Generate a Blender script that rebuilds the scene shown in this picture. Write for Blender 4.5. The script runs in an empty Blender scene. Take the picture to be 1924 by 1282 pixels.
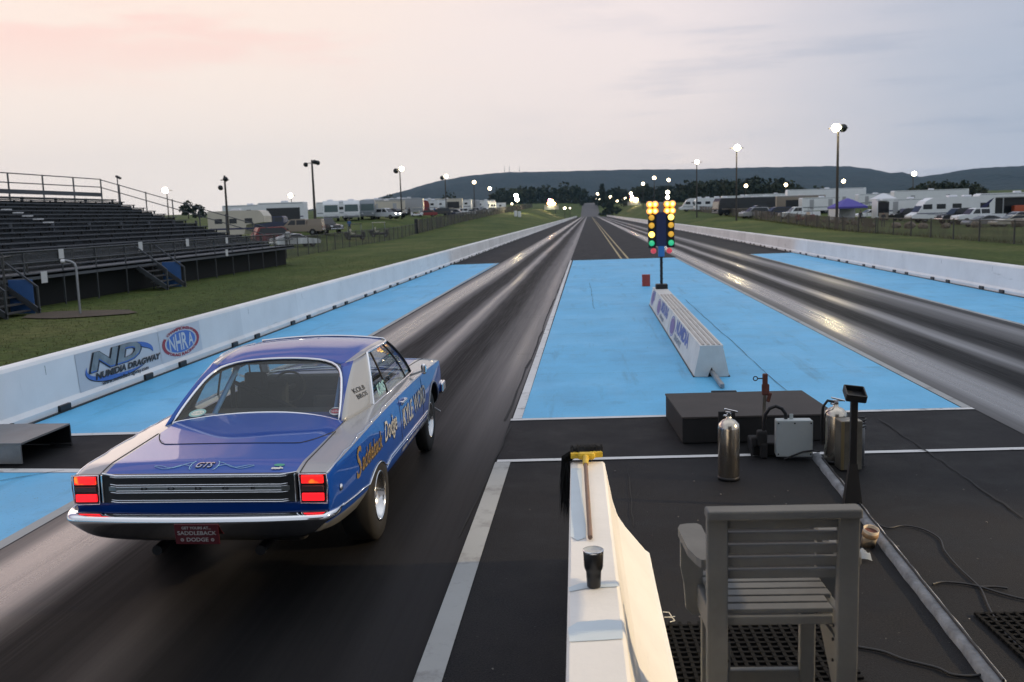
import bpy, bmesh, math, random
from mathutils import Vector, Matrix
from mathutils.bvhtree import BVHTree
from mathutils.geometry import tessellate_polygon
rnd = random.Random(7)
S = bpy.context.scene
COL = S.collection
PI = math.pi
# ------------------------------------------------------------------ camera model (pixel units of the 1924 x 1282 photograph)
F, HC, WW, HH = 1750.0, 2.47, 1924.0, 1282.0
RX = Vector((0.99625065, 0.08124686, -0.02972512))
RU = Vector((0.01846556, 0.13597566, 0.99054008))
RF = Vector((-0.08452017, 0.98737509, -0.13396557))
EYE = Vector((0, 0, HC))
def ray(u, v):
    return RX*((u-WW/2)/F) + RU*((HH/2-v)/F) + RF
def at(u, v, z=0.0):
    d = ray(u, v); return EYE + d*((z-HC)/d.z)
def atd(u, v, y):
    d = ray(u, v); return EYE + d*(y/d.y)
# ------------------------------------------------------------------ objects, tags
def tag(o, label=None, cat=None, group=None, kind=None):
    if label: o['label'] = label
    if cat: o['category'] = cat
    if group: o['group'] = group
    if kind: o['kind'] = kind
    return o
def thing(name, label, cat, loc=(0,0,0), rz=0.0, group=None, rot=None):
    o = bpy.data.objects.new(name, None); COL.objects.link(o)
    o.location = loc; o.rotation_euler = rot if rot else (0,0,rz)
    o.empty_display_size = .2
    return tag(o, label, cat, group)
def link(name, me, parent=None, loc=None):
    o = bpy.data.objects.new(name, me); COL.objects.link(o)
    if parent: o.parent = parent
    if loc is not None: o.location = loc
    return o
class MB:
    """collects verts/faces and links them as one mesh object"""
    def __init__(s): s.v=[]; s.f=[]; s.m=[]; s.sm=[]
    def add(s, vs, fs, mi=0, smooth=False):
        b=len(s.v); s.v += [tuple(x) for x in vs]
        for f in fs:
            s.f.append([b+i for i in f]); s.m.append(mi); s.sm.append(smooth)
        return s
    def box(s, c, d, rz=0.0, mi=0, rot=None):
        M = rot if rot else Matrix.Rotation(rz,3,'Z')
        x,y,z=[q/2 for q in d]; c=Vector(c)
        vs=[c+M@Vector((a*x,b*y,e*z)) for e in (-1,1) for b in (-1,1) for a in (-1,1)]
        return s.add(vs,[(0,2,3,1),(4,5,7,6),(0,1,5,4),(2,6,7,3),(0,4,6,2),(1,3,7,5)],mi)
    def bbox(s, c, d, bev=.01, rz=0.0, mi=0, seg=2, rot=None):
        M = rot if rot else Matrix.Rotation(rz,3,'Z')
        bm=bmesh.new(); bmesh.ops.create_cube(bm,size=1)
        for v in bm.verts: v.co=Vector((v.co.x*d[0],v.co.y*d[1],v.co.z*d[2]))
        bmesh.ops.bevel(bm,geom=bm.edges[:],offset=min(bev,min(d)*.45),segments=seg,affect='EDGES',profile=.5)
        c=Vector(c); bm.verts.index_update()
        s.add([c+M@v.co for v in bm.verts],[[v.index for v in f.verts] for f in bm.faces],mi,False)
        bm.free(); return s
    def bar(s, p0, p1, w, h, mi=0, up=(0,0,1)):
        p0=Vector(p0);p1=Vector(p1);d=(p1-p0);L=d.length;d.normalize()
        a=Vector(up); 
        if abs(a.dot(d))>.98: a=Vector((0,1,0))
        sx=d.cross(a).normalized(); uz=sx.cross(d).normalized()
        M=Matrix((sx,d,uz)).transposed()
        return s.box((p0+p1)/2,(w,L,h),rot=M,mi=mi)
    def cyl(s, p0, p1, r0, r1=None, n=12, mi=0, caps=True, smooth=True):
        if r1 is None: r1=r0
        p0=Vector(p0);p1=Vector(p1);d=(p1-p0).normalized()
        a=Vector((0,0,1)) if abs(d.z)<.9 else Vector((1,0,0))
        x=d.cross(a).normalized();y=d.cross(x).normalized()
        vs=[]
        for p,r in ((p0,r0),(p1,r1)):
            for i in range(n):
                t=2*PI*i/n; vs.append(p+x*(r*math.cos(t))+y*(r*math.sin(t)))
        s.add(vs,[(i,n+i,n+(i+1)%n,(i+1)%n) for i in range(n)],mi,smooth)
        if caps: s.add(vs,[list(range(n)),list(range(2*n-1,n-1,-1))],mi)
        return s
    def tube(s, pts, r, n=8, mi=0, closed=False):
        pts=[Vector(p) for p in pts]; k=len(pts); rs=r if isinstance(r,(list,tuple)) else [r]*k
        vs=[]; px=None
        for i,p in enumerate(pts):
            if closed: d=pts[(i+1)%k]-pts[i-1]
            else: d=pts[min(i+1,k-1)]-pts[max(i-1,0)]
            d.normalize()
            if px is None:
                a=Vector((0,0,1)) if abs(d.z)<.9 else Vector((1,0,0)); px=d.cross(a).normalized()
            else:
                px=(px-d*px.dot(d)); px.normalize()
            py=d.cross(px)
            for j in range(n):
                t=2*PI*j/n; vs.append(p+(px*math.cos(t)+py*math.sin(t))*rs[i])
        fs=[]
        for i in range(k if closed else k-1):
            i2=(i+1)%k
            for j in range(n): fs.append((i*n+j,i*n+(j+1)%n,i2*n+(j+1)%n,i2*n+j))
        s.add(vs,fs,mi,True)
        if not closed: s.add(vs,[list(range(n))[::-1],list(range((k-1)*n,k*n))],mi)
        return s
    def lathe(s, prof, c=(0,0,0), n=20, mi=0, M=None, smooth=True):
        """prof: [(r,z)...] around local z; M maps local->parent"""
        c=Vector(c); vs=[]
        for r,z in prof:
            for j in range(n):
                t=2*PI*j/n; p=Vector((r*math.cos(t),r*math.sin(t),z))
                vs.append(c+(M@p if M else p))
        fs=[]
        for i in range(len(prof)-1):
            for j in range(n): fs.append((i*n+j,i*n+(j+1)%n,(i+1)*n+(j+1)%n,(i+1)*n+j))
        s.add(vs,fs,mi,smooth); return s
    def prism(s, poly, f, d, mi=0):
        """2-D polygon -> f(x,y,w) with w from 0 to d"""
        n=len(poly); tri=tessellate_polygon([[Vector((p[0],p[1],0)) for p in poly]])
        vs=[f(p[0],p[1],0) for p in poly]+[f(p[0],p[1],d) for p in poly]
        fs=[tuple(t) for t in tri]+[tuple(n+i for i in t)[::-1] for t in tri]
        fs+=[(i,(i+1)%n,n+(i+1)%n,n+i) for i in range(n)]
        return s.add(vs,fs,mi)
    def ball(s, c, r, n=10, mi=0):
        k=max(4,n//2); prof=[(r[0]*math.sin(PI*i/k) if isinstance(r,tuple) else r*math.sin(PI*i/k),(r[2] if isinstance(r,tuple) else r)*-math.cos(PI*i/k)) for i in range(k+1)]
        prof[0]=(1e-4,prof[0][1]);prof[-1]=(1e-4,prof[-1][1])
        return s.lathe(prof,c,n,mi)
    def grid(s, rows, mi=0, smooth=True, closed=False):
        n=len(rows[0]); vs=[p for r in rows for p in r]; fs=[]
        for i in range(len(rows)-1):
            for j in range(n if closed else n-1):
                fs.append((i*n+j,i*n+(j+1)%n,(i+1)*n+(j+1)%n,(i+1)*n+j))
        return s.add(vs,fs,mi,smooth)
    def mesh(s, name, mats, fix=True):
        me=bpy.data.meshes.new(name); me.from_pydata(s.v,[],s.f)
        for m in (mats if isinstance(mats,(list,tuple)) else [mats]): me.materials.append(m)
        for p,mi,sm in zip(me.polygons,s.m,s.sm): p.material_index=mi; p.use_smooth=sm
        if fix:
            bm=bmesh.new(); bm.from_mesh(me)
            bmesh.ops.recalc_face_normals(bm,faces=bm.faces[:]); bm.to_mesh(me); bm.free()
        me.update(); return me
    def build(s, name, mats, parent=None, loc=None, fix=True):
        return link(name, s.mesh(name,mats,fix), parent, loc)
# ------------------------------------------------------------------ text -> flat triangles
def text_tris(txt, size=1.0, shear=0.0, off=0.0, spacing=1.0, align='CENTER', sx=1.0):
    cu=bpy.data.curves.new('lettering','FONT'); cu.body=txt; cu.size=size; cu.shear=shear; cu.offset=off
    cu.space_character=spacing; cu.align_x=align; cu.align_y='CENTER'; cu.resolution_u=3
    o=bpy.data.objects.new('lettering',cu); COL.objects.link(o)
    dg=bpy.context.evaluated_depsgraph_get()
    me=bpy.data.meshes.new_from_object(o.evaluated_get(dg))
    vs=[(v.co.x*sx,v.co.y) for v in me.vertices]; fs=[list(p.vertices) for p in me.polygons]
    bpy.data.objects.remove(o); bpy.data.curves.remove(cu); bpy.data.meshes.remove(me)
    return vs,fs
def add_text(mb, f, mi, txt, **k):
    vs,fs=text_tris(txt,**k)
    if vs: mb.add([f(x,y) for x,y in vs],fs,mi)
    return vs
def ellipse(cx,cy,a,b,n=48,t0=0,t1=2*PI):
    return [(cx+a*math.cos(t0+(t1-t0)*i/n),cy+b*math.sin(t0+(t1-t0)*i/n)) for i in range(n+(0 if abs(t1-t0-2*PI)<1e-6 else 1))]
def flat(mb, f, poly, mi):
    tri=tessellate_polygon([[Vector((p[0],p[1],0)) for p in poly]])
    mb.add([f(x,y) for x,y in poly],[tuple(t) for t in tri],mi)
def ring(mb, f, outer, inner, mi, closed=True):
    n=len(outer); mb.add([f(*p) for p in outer]+[f(*p) for p in inner],
        [(i,(i+1)%n,n+(i+1)%n,n+i) for i in range(n if closed else n-1)],mi)
# ------------------------------------------------------------------ materials
def nodes(m): return m.node_tree.nodes, m.node_tree.links
def mat(name, col, rough=.5, metal=0.0, coat=0.0, noise=None, bump=None, emit=None, spec=.5, alpha=None, stretch=None, crough=.03):
    m=bpy.data.materials.new(name); m.use_nodes=True; N,L=nodes(m); b=N['Principled BSDF']
    b.inputs['Base Color'].default_value=(*col,1); b.inputs['Roughness'].default_value=rough
    b.inputs['Metallic'].default_value=metal; b.inputs['Coat Weight'].default_value=coat
    b.inputs['Coat Roughness'].default_value=crough
    b.inputs['Specular IOR Level'].default_value=spec
    if emit: b.inputs['Emission Color'].default_value=(*emit[0],1); b.inputs['Emission Strength'].default_value=emit[1]
    if noise or bump:
        tc=N.new('ShaderNodeTexCoord'); src=tc.outputs['Object']
        if stretch:
            mp=N.new('ShaderNodeMapping'); mp.inputs['Scale'].default_value=stretch; L.new(src,mp.inputs[0]); src=mp.outputs[0]
    if noise:
        sc,am=noise; n=N.new('ShaderNodeTexNoise'); n.inputs['Scale'].default_value=sc; n.inputs['Detail'].default_value=6; n.inputs['Roughness'].default_value=.65
        L.new(src,n.inputs['Vector']); r=N.new('ShaderNodeMapRange'); r.inputs[1].default_value=.3; r.inputs[2].default_value=.7
        r.inputs[3].default_value=1-am; r.inputs[4].default_value=1+am; L.new(n.outputs['Fac'],r.inputs[0])
        mx=N.new('ShaderNodeMix'); mx.data_type='RGBA'; mx.blend_type='MULTIPLY'; mx.inputs[0].default_value=1
        mx.inputs[6].default_value=(*col,1); L.new(r.outputs[0],mx.inputs[7]); L.new(mx.outputs[2],b.inputs['Base Color'])
        r2=N.new('ShaderNodeMapRange'); r2.inputs[1].default_value=.3; r2.inputs[2].default_value=.7
        r2.inputs[3].default_value=max(.02,rough-.12*am*2); r2.inputs[4].default_value=min(1,rough+.12*am*2); L.new(n.outputs['Fac'],r2.inputs[0]); L.new(r2.outputs[0],b.inputs['Roughness'])
    if bump:
        n=N.new('ShaderNodeTexNoise'); n.inputs['Scale'].default_value=bump[0]; n.inputs['Detail'].default_value=5
        L.new(src,n.inputs['Vector']); bp=N.new('ShaderNodeBump'); bp.inputs['Strength'].default_value=bump[1]; bp.inputs['Distance'].default_value=bump[2] if len(bump)>2 else .01
        L.new(n.outputs['Fac'],bp.inputs['Height']); L.new(bp.outputs[0],b.inputs['Normal'])
    return m
def see_through(name, col, opac, rough=.8, noise=None):
    m=bpy.data.materials.new(name); m.use_nodes=True; N,L=nodes(m); b=N['Principled BSDF']; out=N['Material Output']
    b.inputs['Base Color'].default_value=(*col,1); b.inputs['Roughness'].default_value=rough
    t=N.new('ShaderNodeBsdfTransparent'); mx=N.new('ShaderNodeMixShader'); mx.inputs[0].default_value=opac
    L.new(t.outputs[0],mx.inputs[1]); L.new(b.outputs[0],mx.inputs[2]); L.new(mx.outputs[0],out.inputs[0])
    if noise:
        tc=N.new('ShaderNodeTexCoord'); n=N.new('ShaderNodeTexNoise'); n.inputs['Scale'].default_value=noise; n.inputs['Detail'].default_value=6
        L.new(tc.outputs['Object'],n.inputs['Vector']); r=N.new('ShaderNodeMapRange'); r.inputs[1].default_value=.3; r.inputs[2].default_value=.7
        r.inputs[3].default_value=max(0,opac-.22); r.inputs[4].default_value=min(1,opac+.22); L.new(n.outputs['Fac'],r.inputs[0]); L.new(r.outputs[0],mx.inputs[0])
    return m
def glass_mat(name, tint, ior=1.45, rough=.02, sheen=0):
    m=bpy.data.materials.new(name); m.use_nodes=True; N,L=nodes(m); N.remove(N['Principled BSDF']); out=N['Material Output']
    t=N.new('ShaderNodeBsdfTransparent'); t.inputs[0].default_value=(*tint,1); g=N.new('ShaderNodeBsdfGlossy'); g.inputs['Roughness'].default_value=rough
    if sheen:
        df=N.new('ShaderNodeBsdfDiffuse'); df.inputs[0].default_value=(.22,.27,.29,1); m0=N.new('ShaderNodeMixShader'); m0.inputs[0].default_value=sheen; L.new(t.outputs[0],m0.inputs[1]); L.new(df.outputs[0],m0.inputs[2]); t=m0  # pale diffuse share imitating sky reflected in the glass
    lw=N.new('ShaderNodeLayerWeight'); lw.inputs[0].default_value=.5; pw=N.new('ShaderNodeMath'); pw.operation='POWER'; L.new(lw.outputs['Facing'],pw.inputs[0]); pw.inputs[1].default_value=4.5
    fr=N.new('ShaderNodeMapRange'); L.new(pw.outputs[0],fr.inputs[0]); fr.inputs[3].default_value=((ior-1)/(ior+1))**2; fr.inputs[4].default_value=.95; mx=N.new('ShaderNodeMixShader')
    L.new(fr.outputs[0],mx.inputs[0]); L.new(t.outputs[0],mx.inputs[1]); L.new(g.outputs[0],mx.inputs[2]); L.new(mx.outputs[0],out.inputs[0])
    return m
def srgb(r,g,b):
    f=lambda c:(c/255/12.92 if c<=10 else ((c/255+.055)/1.055)**2.4)
    return (f(r),f(g),f(b))
M={}
M['white_paint']=mat('white_paint',(.74,.74,.75),.55,noise=(1.2,.07),bump=(30,.08))
M['wall_paint']=mat('wall_paint',(.80,.79,.80),.6,noise=(.9,.08),bump=(25,.15))
def wall_mat(name,col,period):
    m=mat(name,col,.6,noise=(.9,.07),bump=(25,.15)); N,L=nodes(m); b=N['Principled BSDF']; tc=N.new('ShaderNodeTexCoord'); sp=N.new('ShaderNodeSeparateXYZ'); L.new(tc.outputs['Object'],sp.inputs[0])
    def lay(old,sc,st,thr,am,c,mode='MIX'):
        mp=N.new('ShaderNodeMapping'); mp.inputs['Scale'].default_value=st; L.new(tc.outputs['Object'],mp.inputs[0])
        n=N.new('ShaderNodeTexNoise'); n.inputs['Scale'].default_value=sc; n.inputs['Detail'].default_value=7; n.inputs['Roughness'].default_value=.7; L.new(mp.outputs[0],n.inputs['Vector'])
        r=N.new('ShaderNodeMapRange'); r.inputs[1].default_value=thr[0]; r.inputs[2].default_value=thr[1]; r.inputs[4].default_value=am; L.new(n.outputs['Fac'],r.inputs[0])
        x=N.new('ShaderNodeMix'); x.data_type='RGBA'; L.new(r.outputs[0],x.inputs[0]); L.new(old,x.inputs[6]); x.inputs[7].default_value=(*c,1); return x.outputs[2]
    o=b.inputs['Base Color'].links[0].from_socket
    if period:
        d=N.new('ShaderNodeMath'); d.operation='DIVIDE'; L.new(sp.outputs[1],d.inputs[0]); d.inputs[1].default_value=period
        f=N.new('ShaderNodeMath'); f.operation='FLOOR'; L.new(d.outputs[0],f.inputs[0]); w=N.new('ShaderNodeTexWhiteNoise'); w.noise_dimensions='1D'; L.new(f.outputs[0],w.inputs['W'])
        r=N.new('ShaderNodeMapRange'); r.inputs[3].default_value=.90; r.inputs[4].default_value=1.03; L.new(w.outputs['Value'],r.inputs[0])
        x=N.new('ShaderNodeMix'); x.data_type='RGBA'; x.blend_type='MULTIPLY'; x.inputs[0].default_value=1; L.new(o,x.inputs[6]); L.new(r.outputs[0],x.inputs[7]); o=x.outputs[2]
    o=lay(o,2.2,(1,.22,2.2),(.60,.72),.45,(.36,.34,.32))
    o=lay(o,9,(1,1,1),(.70,.76),.6,(.20,.19,.18))
    o=lay(o,3,(4,4,.5),(.62,.8),.35,(.46,.42,.37))
    L.new(o,b.inputs['Base Color']); return m
M['wall_paint']=wall_mat('wall_paint',(.88,.865,.85),3.75)
M['wall_dirt']=mat('wall_dirt',(.32,.31,.29),.8,noise=(5,.4))
M['black']=mat('black_plastic',(.012,.012,.013),.5)
M['rubber']=mat('tyre_rubber',(.010,.0095,.009),.75,noise=(9,.25))
M['dark_metal']=mat('dark_metal',(.03,.03,.032),.45,.6)
M['grey_metal']=mat('grey_metal',(.22,.23,.24),.45,.7,noise=(6,.2))
M['galv']=mat('galvanised_steel',(.30,.31,.32),.5,.6,noise=(4,.2))
M['chrome']=mat('chrome',(.82,.83,.85),.06,1.0)
M['wood_pole']=mat('pole_wood',(.055,.048,.042),.85,noise=(3,.3),stretch=(6,6,.4))
M['car_white']=mat('vehicle_white',(.80,.82,.84),.4,noise=(.8,.05))
M['car_cream']=mat('vehicle_cream',(.60,.55,.46),.4,noise=(.8,.06))
M['car_grey']=mat('vehicle_grey',(.24,.27,.30),.35,noise=(.8,.06))
M['car_dark']=mat('vehicle_dark',(.018,.020,.024),.22)
M['car_tan']=mat('vehicle_tan',(.28,.23,.18),.4)
M['car_red']=mat('vehicle_red',(.22,.02,.02),.3)
M['car_silver']=mat('vehicle_silver',(.38,.39,.41),.3,.3)
M['car_navy']=mat('vehicle_navy',(.02,.03,.07),.25)
M['car_orange']=mat('vehicle_orange',(.50,.10,.04),.4)
M['win']=mat('vehicle_glass',(.012,.015,.018),.1)
M['win_green']=mat('vehicle_glass_green',(.06,.10,.10),.12)
M['canopy_purple']=mat('canopy_purple',(.075,.06,.34),.6)
M['canopy_blue']=mat('canopy_blue',(.05,.14,.5),.6)
M['canopy_white']=mat('canopy_white',(.7,.71,.74),.6)
M['trim_navy']=mat('trim_navy',(.015,.02,.09),.4)
def lamp_mat(name,col,s): return mat(name,(.8,.8,.8),.4,emit=(col,s))
M['lamp']=lamp_mat('lamp_glow',(1,.80,.50),16)
M['lamp_cool']=lamp_mat('lamp_glow_pale',(1,.90,.66),20)
M['lamp_bright']=lamp_mat('lamp_glow_bright',(1,.82,.46),240)
M['lamp_small']=lamp_mat('lamp_glow_small',(1,.86,.60),9)
M['lamp_amber']=lamp_mat('board_amber',(1,.55,.18),40)
M['lamp_pink']=lamp_mat('board_pink',(1,.30,.60),60)
M['head']=lamp_mat('headlight_glow',(1,.95,.85),9)
# ------------------------------------------------------------------ camera, world, light
cam=bpy.data.cameras.new('camera'); co=bpy.data.objects.new('camera',cam); COL.objects.link(co)
R3=Matrix((RX,RU,-RF)).transposed(); co.matrix_world=Matrix.Translation(EYE)@R3.to_4x4()
cam.sensor_width=36; cam.lens=F/WW*36; cam.clip_end=20000; cam.clip_start=.05
cam.dof.use_dof=True; cam.dof.focus_distance=7.5; cam.dof.aperture_fstop=3.6
S.camera=co
S.view_settings.view_transform='Standard'; S.view_settings.look='None'; S.view_settings.exposure=.2; S.view_settings.gamma=1
try:
    S.cycles.use_denoising=True; S.cycles.denoiser='OPENIMAGEDENOISE'
    S.cycles.sample_clamp_indirect=6; S.cycles.max_bounces=8; S.cycles.transparent_max_bounces=16
    S.cycles.caustics_reflective=False; S.cycles.caustics_refractive=False
except Exception: pass
W=bpy.data.worlds.new('World'); S.world=W; W.use_nodes=True
def world():
    N,L=W.node_tree.nodes,W.node_tree.links; bg=N['Background']
    tc=N.new('ShaderNodeTexCoord'); V=tc.outputs['Generated']
    sky=N.new('ShaderNodeTexSky'); sky.sky_type='NISHITA'; sky.sun_disc=False
    sky.sun_elevation=math.radians(1.5); sky.sun_rotation=math.radians(-48); sky.air_density=1; sky.dust_density=2
    def dot(vec):
        d=N.new('ShaderNodeVectorMath'); d.operation='DOT_PRODUCT'; L.new(V,d.inputs[0]); d.inputs[1].default_value=vec; return d.outputs['Value']
    def mr(x,a,b,c=0,d=1,sm=True):
        r=N.new('ShaderNodeMapRange'); r.interpolation_type='SMOOTHSTEP' if sm else 'LINEAR'; L.new(x,r.inputs[0])
        for i,q in zip((1,2,3,4),(a,b,c,d)): r.inputs[i].default_value=q
        return r.outputs[0]
    def mix(f,a,b):
        m=N.new('ShaderNodeMix'); m.data_type='RGBA'
        if isinstance(f,float): m.inputs[0].default_value=f
        else: L.new(f,m.inputs[0])
        for i,q in ((6,a),(7,b)):
            if isinstance(q,tuple): m.inputs[i].default_value=(*q,1)
            else: L.new(q,m.inputs[i])
        return m.outputs[2]
    def noise(scale,detail,stretch,rough=.55):
        mp=N.new('ShaderNodeMapping'); mp.inputs['Scale'].default_value=stretch; L.new(V,mp.inputs[0])
        n=N.new('ShaderNodeTexNoise'); n.inputs['Scale'].default_value=scale; n.inputs['Detail'].default_value=detail; n.inputs['Roughness'].default_value=rough
        L.new(mp.outputs[0],n.inputs['Vector']); return n.outputs['Fac']
    def math2(op,a,b):
        m=N.new('ShaderNodeMath'); m.operation=op
        for i,q in ((0,a),(1,b)):
            if isinstance(q,(int,float)): m.inputs[i].default_value=q
            else: L.new(q,m.inputs[i])
        return m.outputs[0]
    # lateral position across the glow (left = sunset side) and elevation
    wob=noise(1.6,4,(1,1,5))
    side0=dot((.93,.30,.20))
    side=math2('ADD',side0,math2('MULTIPLY',math2('SUBTRACT',wob,.5),.22))
    el=dot((0,0,1))
    a=mr(side,-.16,.90)
    glow_hi=mix(mr(el,.0,.26),srgb(246,237,230),srgb(255,234,221))
    blue_hi=mix(mr(el,.0,.34),srgb(180,189,205),srgb(177,184,201))
    midc=mix(mr(el,.0,.24),srgb(244,231,225),srgb(242,229,228))
    left=mix(mr(a,.0,.62),glow_hi,midc)
    base=mix(mr(a,.50,.96),left,blue_hi)
    # thin streaky cloud bands
    cl=noise(3.2,6,(1,1,9),.6)
    band=mr(cl,.50,.66)
    base=mix(math2('MULTIPLY',band,mr(side,.20,.60,0,.36)),base,srgb(156,168,190))
    cl2=noise(2.1,5,(1.2,1.2,7),.55)
    pink=mr(cl2,.48,.62)
    base=mix(math2('MULTIPLY',math2('MULTIPLY',pink,mr(el,.10,.24)),mr(side,.35,.0,0,.75)),base,srgb(255,206,198))
    # overhead and behind: dimmer blue-grey dusk
    up=mix(math2('MULTIPLY',mr(cl2,.47,.58),mr(side,.45,-.1)),srgb(100,118,160),srgb(210,176,184))
    up=mix(mr(side,.25,.62),up,srgb(186,193,208))
    base=mix(mr(el,.235,.32),base,up)
    base=mix(mr(el,.50,.80),base,srgb(235,240,250))
    back=mr(dot((0,1,0)),.25,-.6)
    base=mix(back,base,srgb(186,193,206))
    low=mr(el,-.02,-.3)
    base=mix(low,base,srgb(70,70,68))
    sc=N.new('ShaderNodeMix'); sc.data_type='RGBA'; sc.blend_type='MULTIPLY'; sc.inputs[0].default_value=1
    L.new(sky.outputs[0],sc.inputs[6]); sc.inputs[7].default_value=(.10,.10,.10,1)
    fin=mix(.94,sc.outputs[2],base)
    L.new(fin,bg.inputs[0]); bg.inputs[1].default_value=1.0
world()
sl=bpy.data.lights.new('sun','SUN'); sl.energy=.25; sl.angle=math.radians(30); sl.color=(1,.80,.68)
so=bpy.data.objects.new('sun',sl); COL.objects.link(so)
so.rotation_euler=Vector((-.62,.72,.20)).to_track_quat('Z','Y').to_euler()
# ================================================================== SETTING
def sm(a,b,t):
    t=max(0.,min(1.,(t-a)/(b-a))); return t*t*(3-2*t)
def ztrack(y):
    if y<575: return 0.
    return min(10.4,(y-575)*.0535)
def terr(x,y):
    zt=ztrack(y); yy=max(0,min(y,760))
    if x<1.9:
        A=.0165*max(0,yy-112); z=zt+(max(A,zt)-zt)*sm(8.5,22,-x)
        z+=1.75*sm(58,140,y)*(1-.8*sm(250,340,y))*sm(23,38,-x)
        z-=.05*(1-sm(7.4,9.5,-x))
    else:
        A=.015*max(0,yy-95); z=zt+(max(A,zt)-zt)*sm(12.3,25,x)
        z-=.05*(1-sm(11.2,13,x)); z-=.55*sm(28,36,x)*sm(90,108,y)*(1-sm(150,185,y))
    return z
def hill_noise(x,y): return math.sin(x*.011+1.3)*math.cos(y*.009)*.5+math.sin(x*.031+y*.017)*.25
# --- grass terrain
def grass_mat():
    m=mat('grass',(.05,.06,.02),.9); N,L=nodes(m); b=N['Principled BSDF']; b.inputs['Specular IOR Level'].default_value=.15
    tc=N.new('ShaderNodeTexCoord')
    def no(s,d,st=(1,1,1)):
        mp=N.new('ShaderNodeMapping'); mp.inputs['Scale'].default_value=st; L.new(tc.outputs['Object'],mp.inputs[0])
        n=N.new('ShaderNodeTexNoise'); n.inputs['Scale'].default_value=s; n.inputs['Detail'].default_value=d; n.inputs['Roughness'].default_value=.7; L.new(mp.outputs[0],n.inputs['Vector']); return n.outputs['Fac']
    r=N.new('ShaderNodeValToRGB'); L.new(no(.16,8,(1,.5,1)),r.inputs[0]); e=r.color_ramp.elements
    e[0].position=.32; e[0].color=(.038,.064,.015,1); e[1].position=.72; e[1].color=(.145,.142,.050,1)
    q=r.color_ramp.elements.new(.5); q.color=(.072,.100,.024,1)
    r2=N.new('ShaderNodeMapRange'); r2.inputs[1].default_value=.3; r2.inputs[2].default_value=.7; r2.inputs[3].default_value=.45; r2.inputs[4].default_value=1.55; L.new(no(3.2,9),r2.inputs[0])
    mx=N.new('ShaderNodeMix'); mx.data_type='RGBA'; mx.blend_type='MULTIPLY'; mx.inputs[0].default_value=1; L.new(r.outputs[0],mx.inputs[6]); L.new(r2.outputs[0],mx.inputs[7]); L.new(mx.outputs[2],b.inputs['Base Color'])
    bp=N.new('ShaderNodeBump'); bp.inputs['Strength'].default_value=.9; bp.inputs['Distance'].default_value=.06; L.new(no(14,6),bp.inputs['Height']); L.new(bp.outputs[0],b.inputs['Normal'])
    return m
M['grass']=grass_mat()
def axis(lst):
    out=[]
    for a,b,n in lst: out+=[a+(b-a)*i/n for i in range(n)]
    return out+[lst[-1][1]]
xs=axis([(-4200,-700,12),(-700,-120,20),(-120,-45,15),(-45,-7.6,25),(-7.6,11.6,8),(11.6,45,22),(45,140,16),(140,700,20),(700,4200,12)])
ys=axis([(-60,0,4),(0,160,40),(160,420,40),(420,900,60),(900,1500,12),(1500,4500,14)])
mb=MB(); mb.grid([[(x,y,terr(x,y)) for x in xs] for y in ys])
tag(mb.build('ground',M['grass']),kind='structure')
# --- asphalt, lanes and paint
def asphalt_mat(name,base,rough,speck=.5):
    m=mat(name,base,rough,noise=(1.7,.5),bump=(110,.7,.006)); N,L=nodes(m)
    b=N['Principled BSDF']; tc=N.new('ShaderNodeTexCoord')
    v=N.new('ShaderNodeTexNoise'); v.inputs['Scale'].default_value=42; v.inputs['Detail'].default_value=2; L.new(tc.outputs['Object'],v.inputs['Vector'])
    r=N.new('ShaderNodeMapRange'); r.inputs[1].default_value=.735; r.inputs[2].default_value=.76; r.inputs[3].default_value=0; r.inputs[4].default_value=speck; L.new(v.outputs['Fac'],r.inputs[0])
    old=b.inputs['Base Color'].links[0].from_socket
    for sc_,lo,hi,dt in ((95,.35,1.75,3),(.32,.65,1.45,8)):
        n2=N.new('ShaderNodeTexNoise'); n2.inputs['Scale'].default_value=sc_; n2.inputs['Detail'].default_value=dt; L.new(tc.outputs['Object'],n2.inputs['Vector']); r2=N.new('ShaderNodeMapRange'); r2.inputs[1].default_value=.32; r2.inputs[2].default_value=.68; r2.inputs[3].default_value=lo; r2.inputs[4].default_value=hi; L.new(n2.outputs['Fac'],r2.inputs[0])
        x2=N.new('ShaderNodeMix'); x2.data_type='RGBA'; x2.blend_type='MULTIPLY'; x2.inputs[0].default_value=1; L.new(old,x2.inputs[6]); L.new(r2.outputs[0],x2.inputs[7]); old=x2.outputs[2]
    mx=N.new('ShaderNodeMix'); mx.data_type='RGBA'; L.new(r.outputs[0],mx.inputs[0]); L.new(old,mx.inputs[6]); mx.inputs[7].default_value=(.16,.155,.15,1)
    L.new(mx.outputs[2],b.inputs['Base Color']); b.inputs['Specular IOR Level'].default_value=.22; return m
M['asphalt']=asphalt_mat('asphalt',(.0100,.0099,.0110),.74)
M['asphalt_far']=mat('asphalt_far',(.045,.042,.042),.6,noise=(.3,.25),bump=(60,.3,.005))
M['road_far']=mat('road_far',(.085,.08,.08),.75,noise=(.2,.2))
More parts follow.
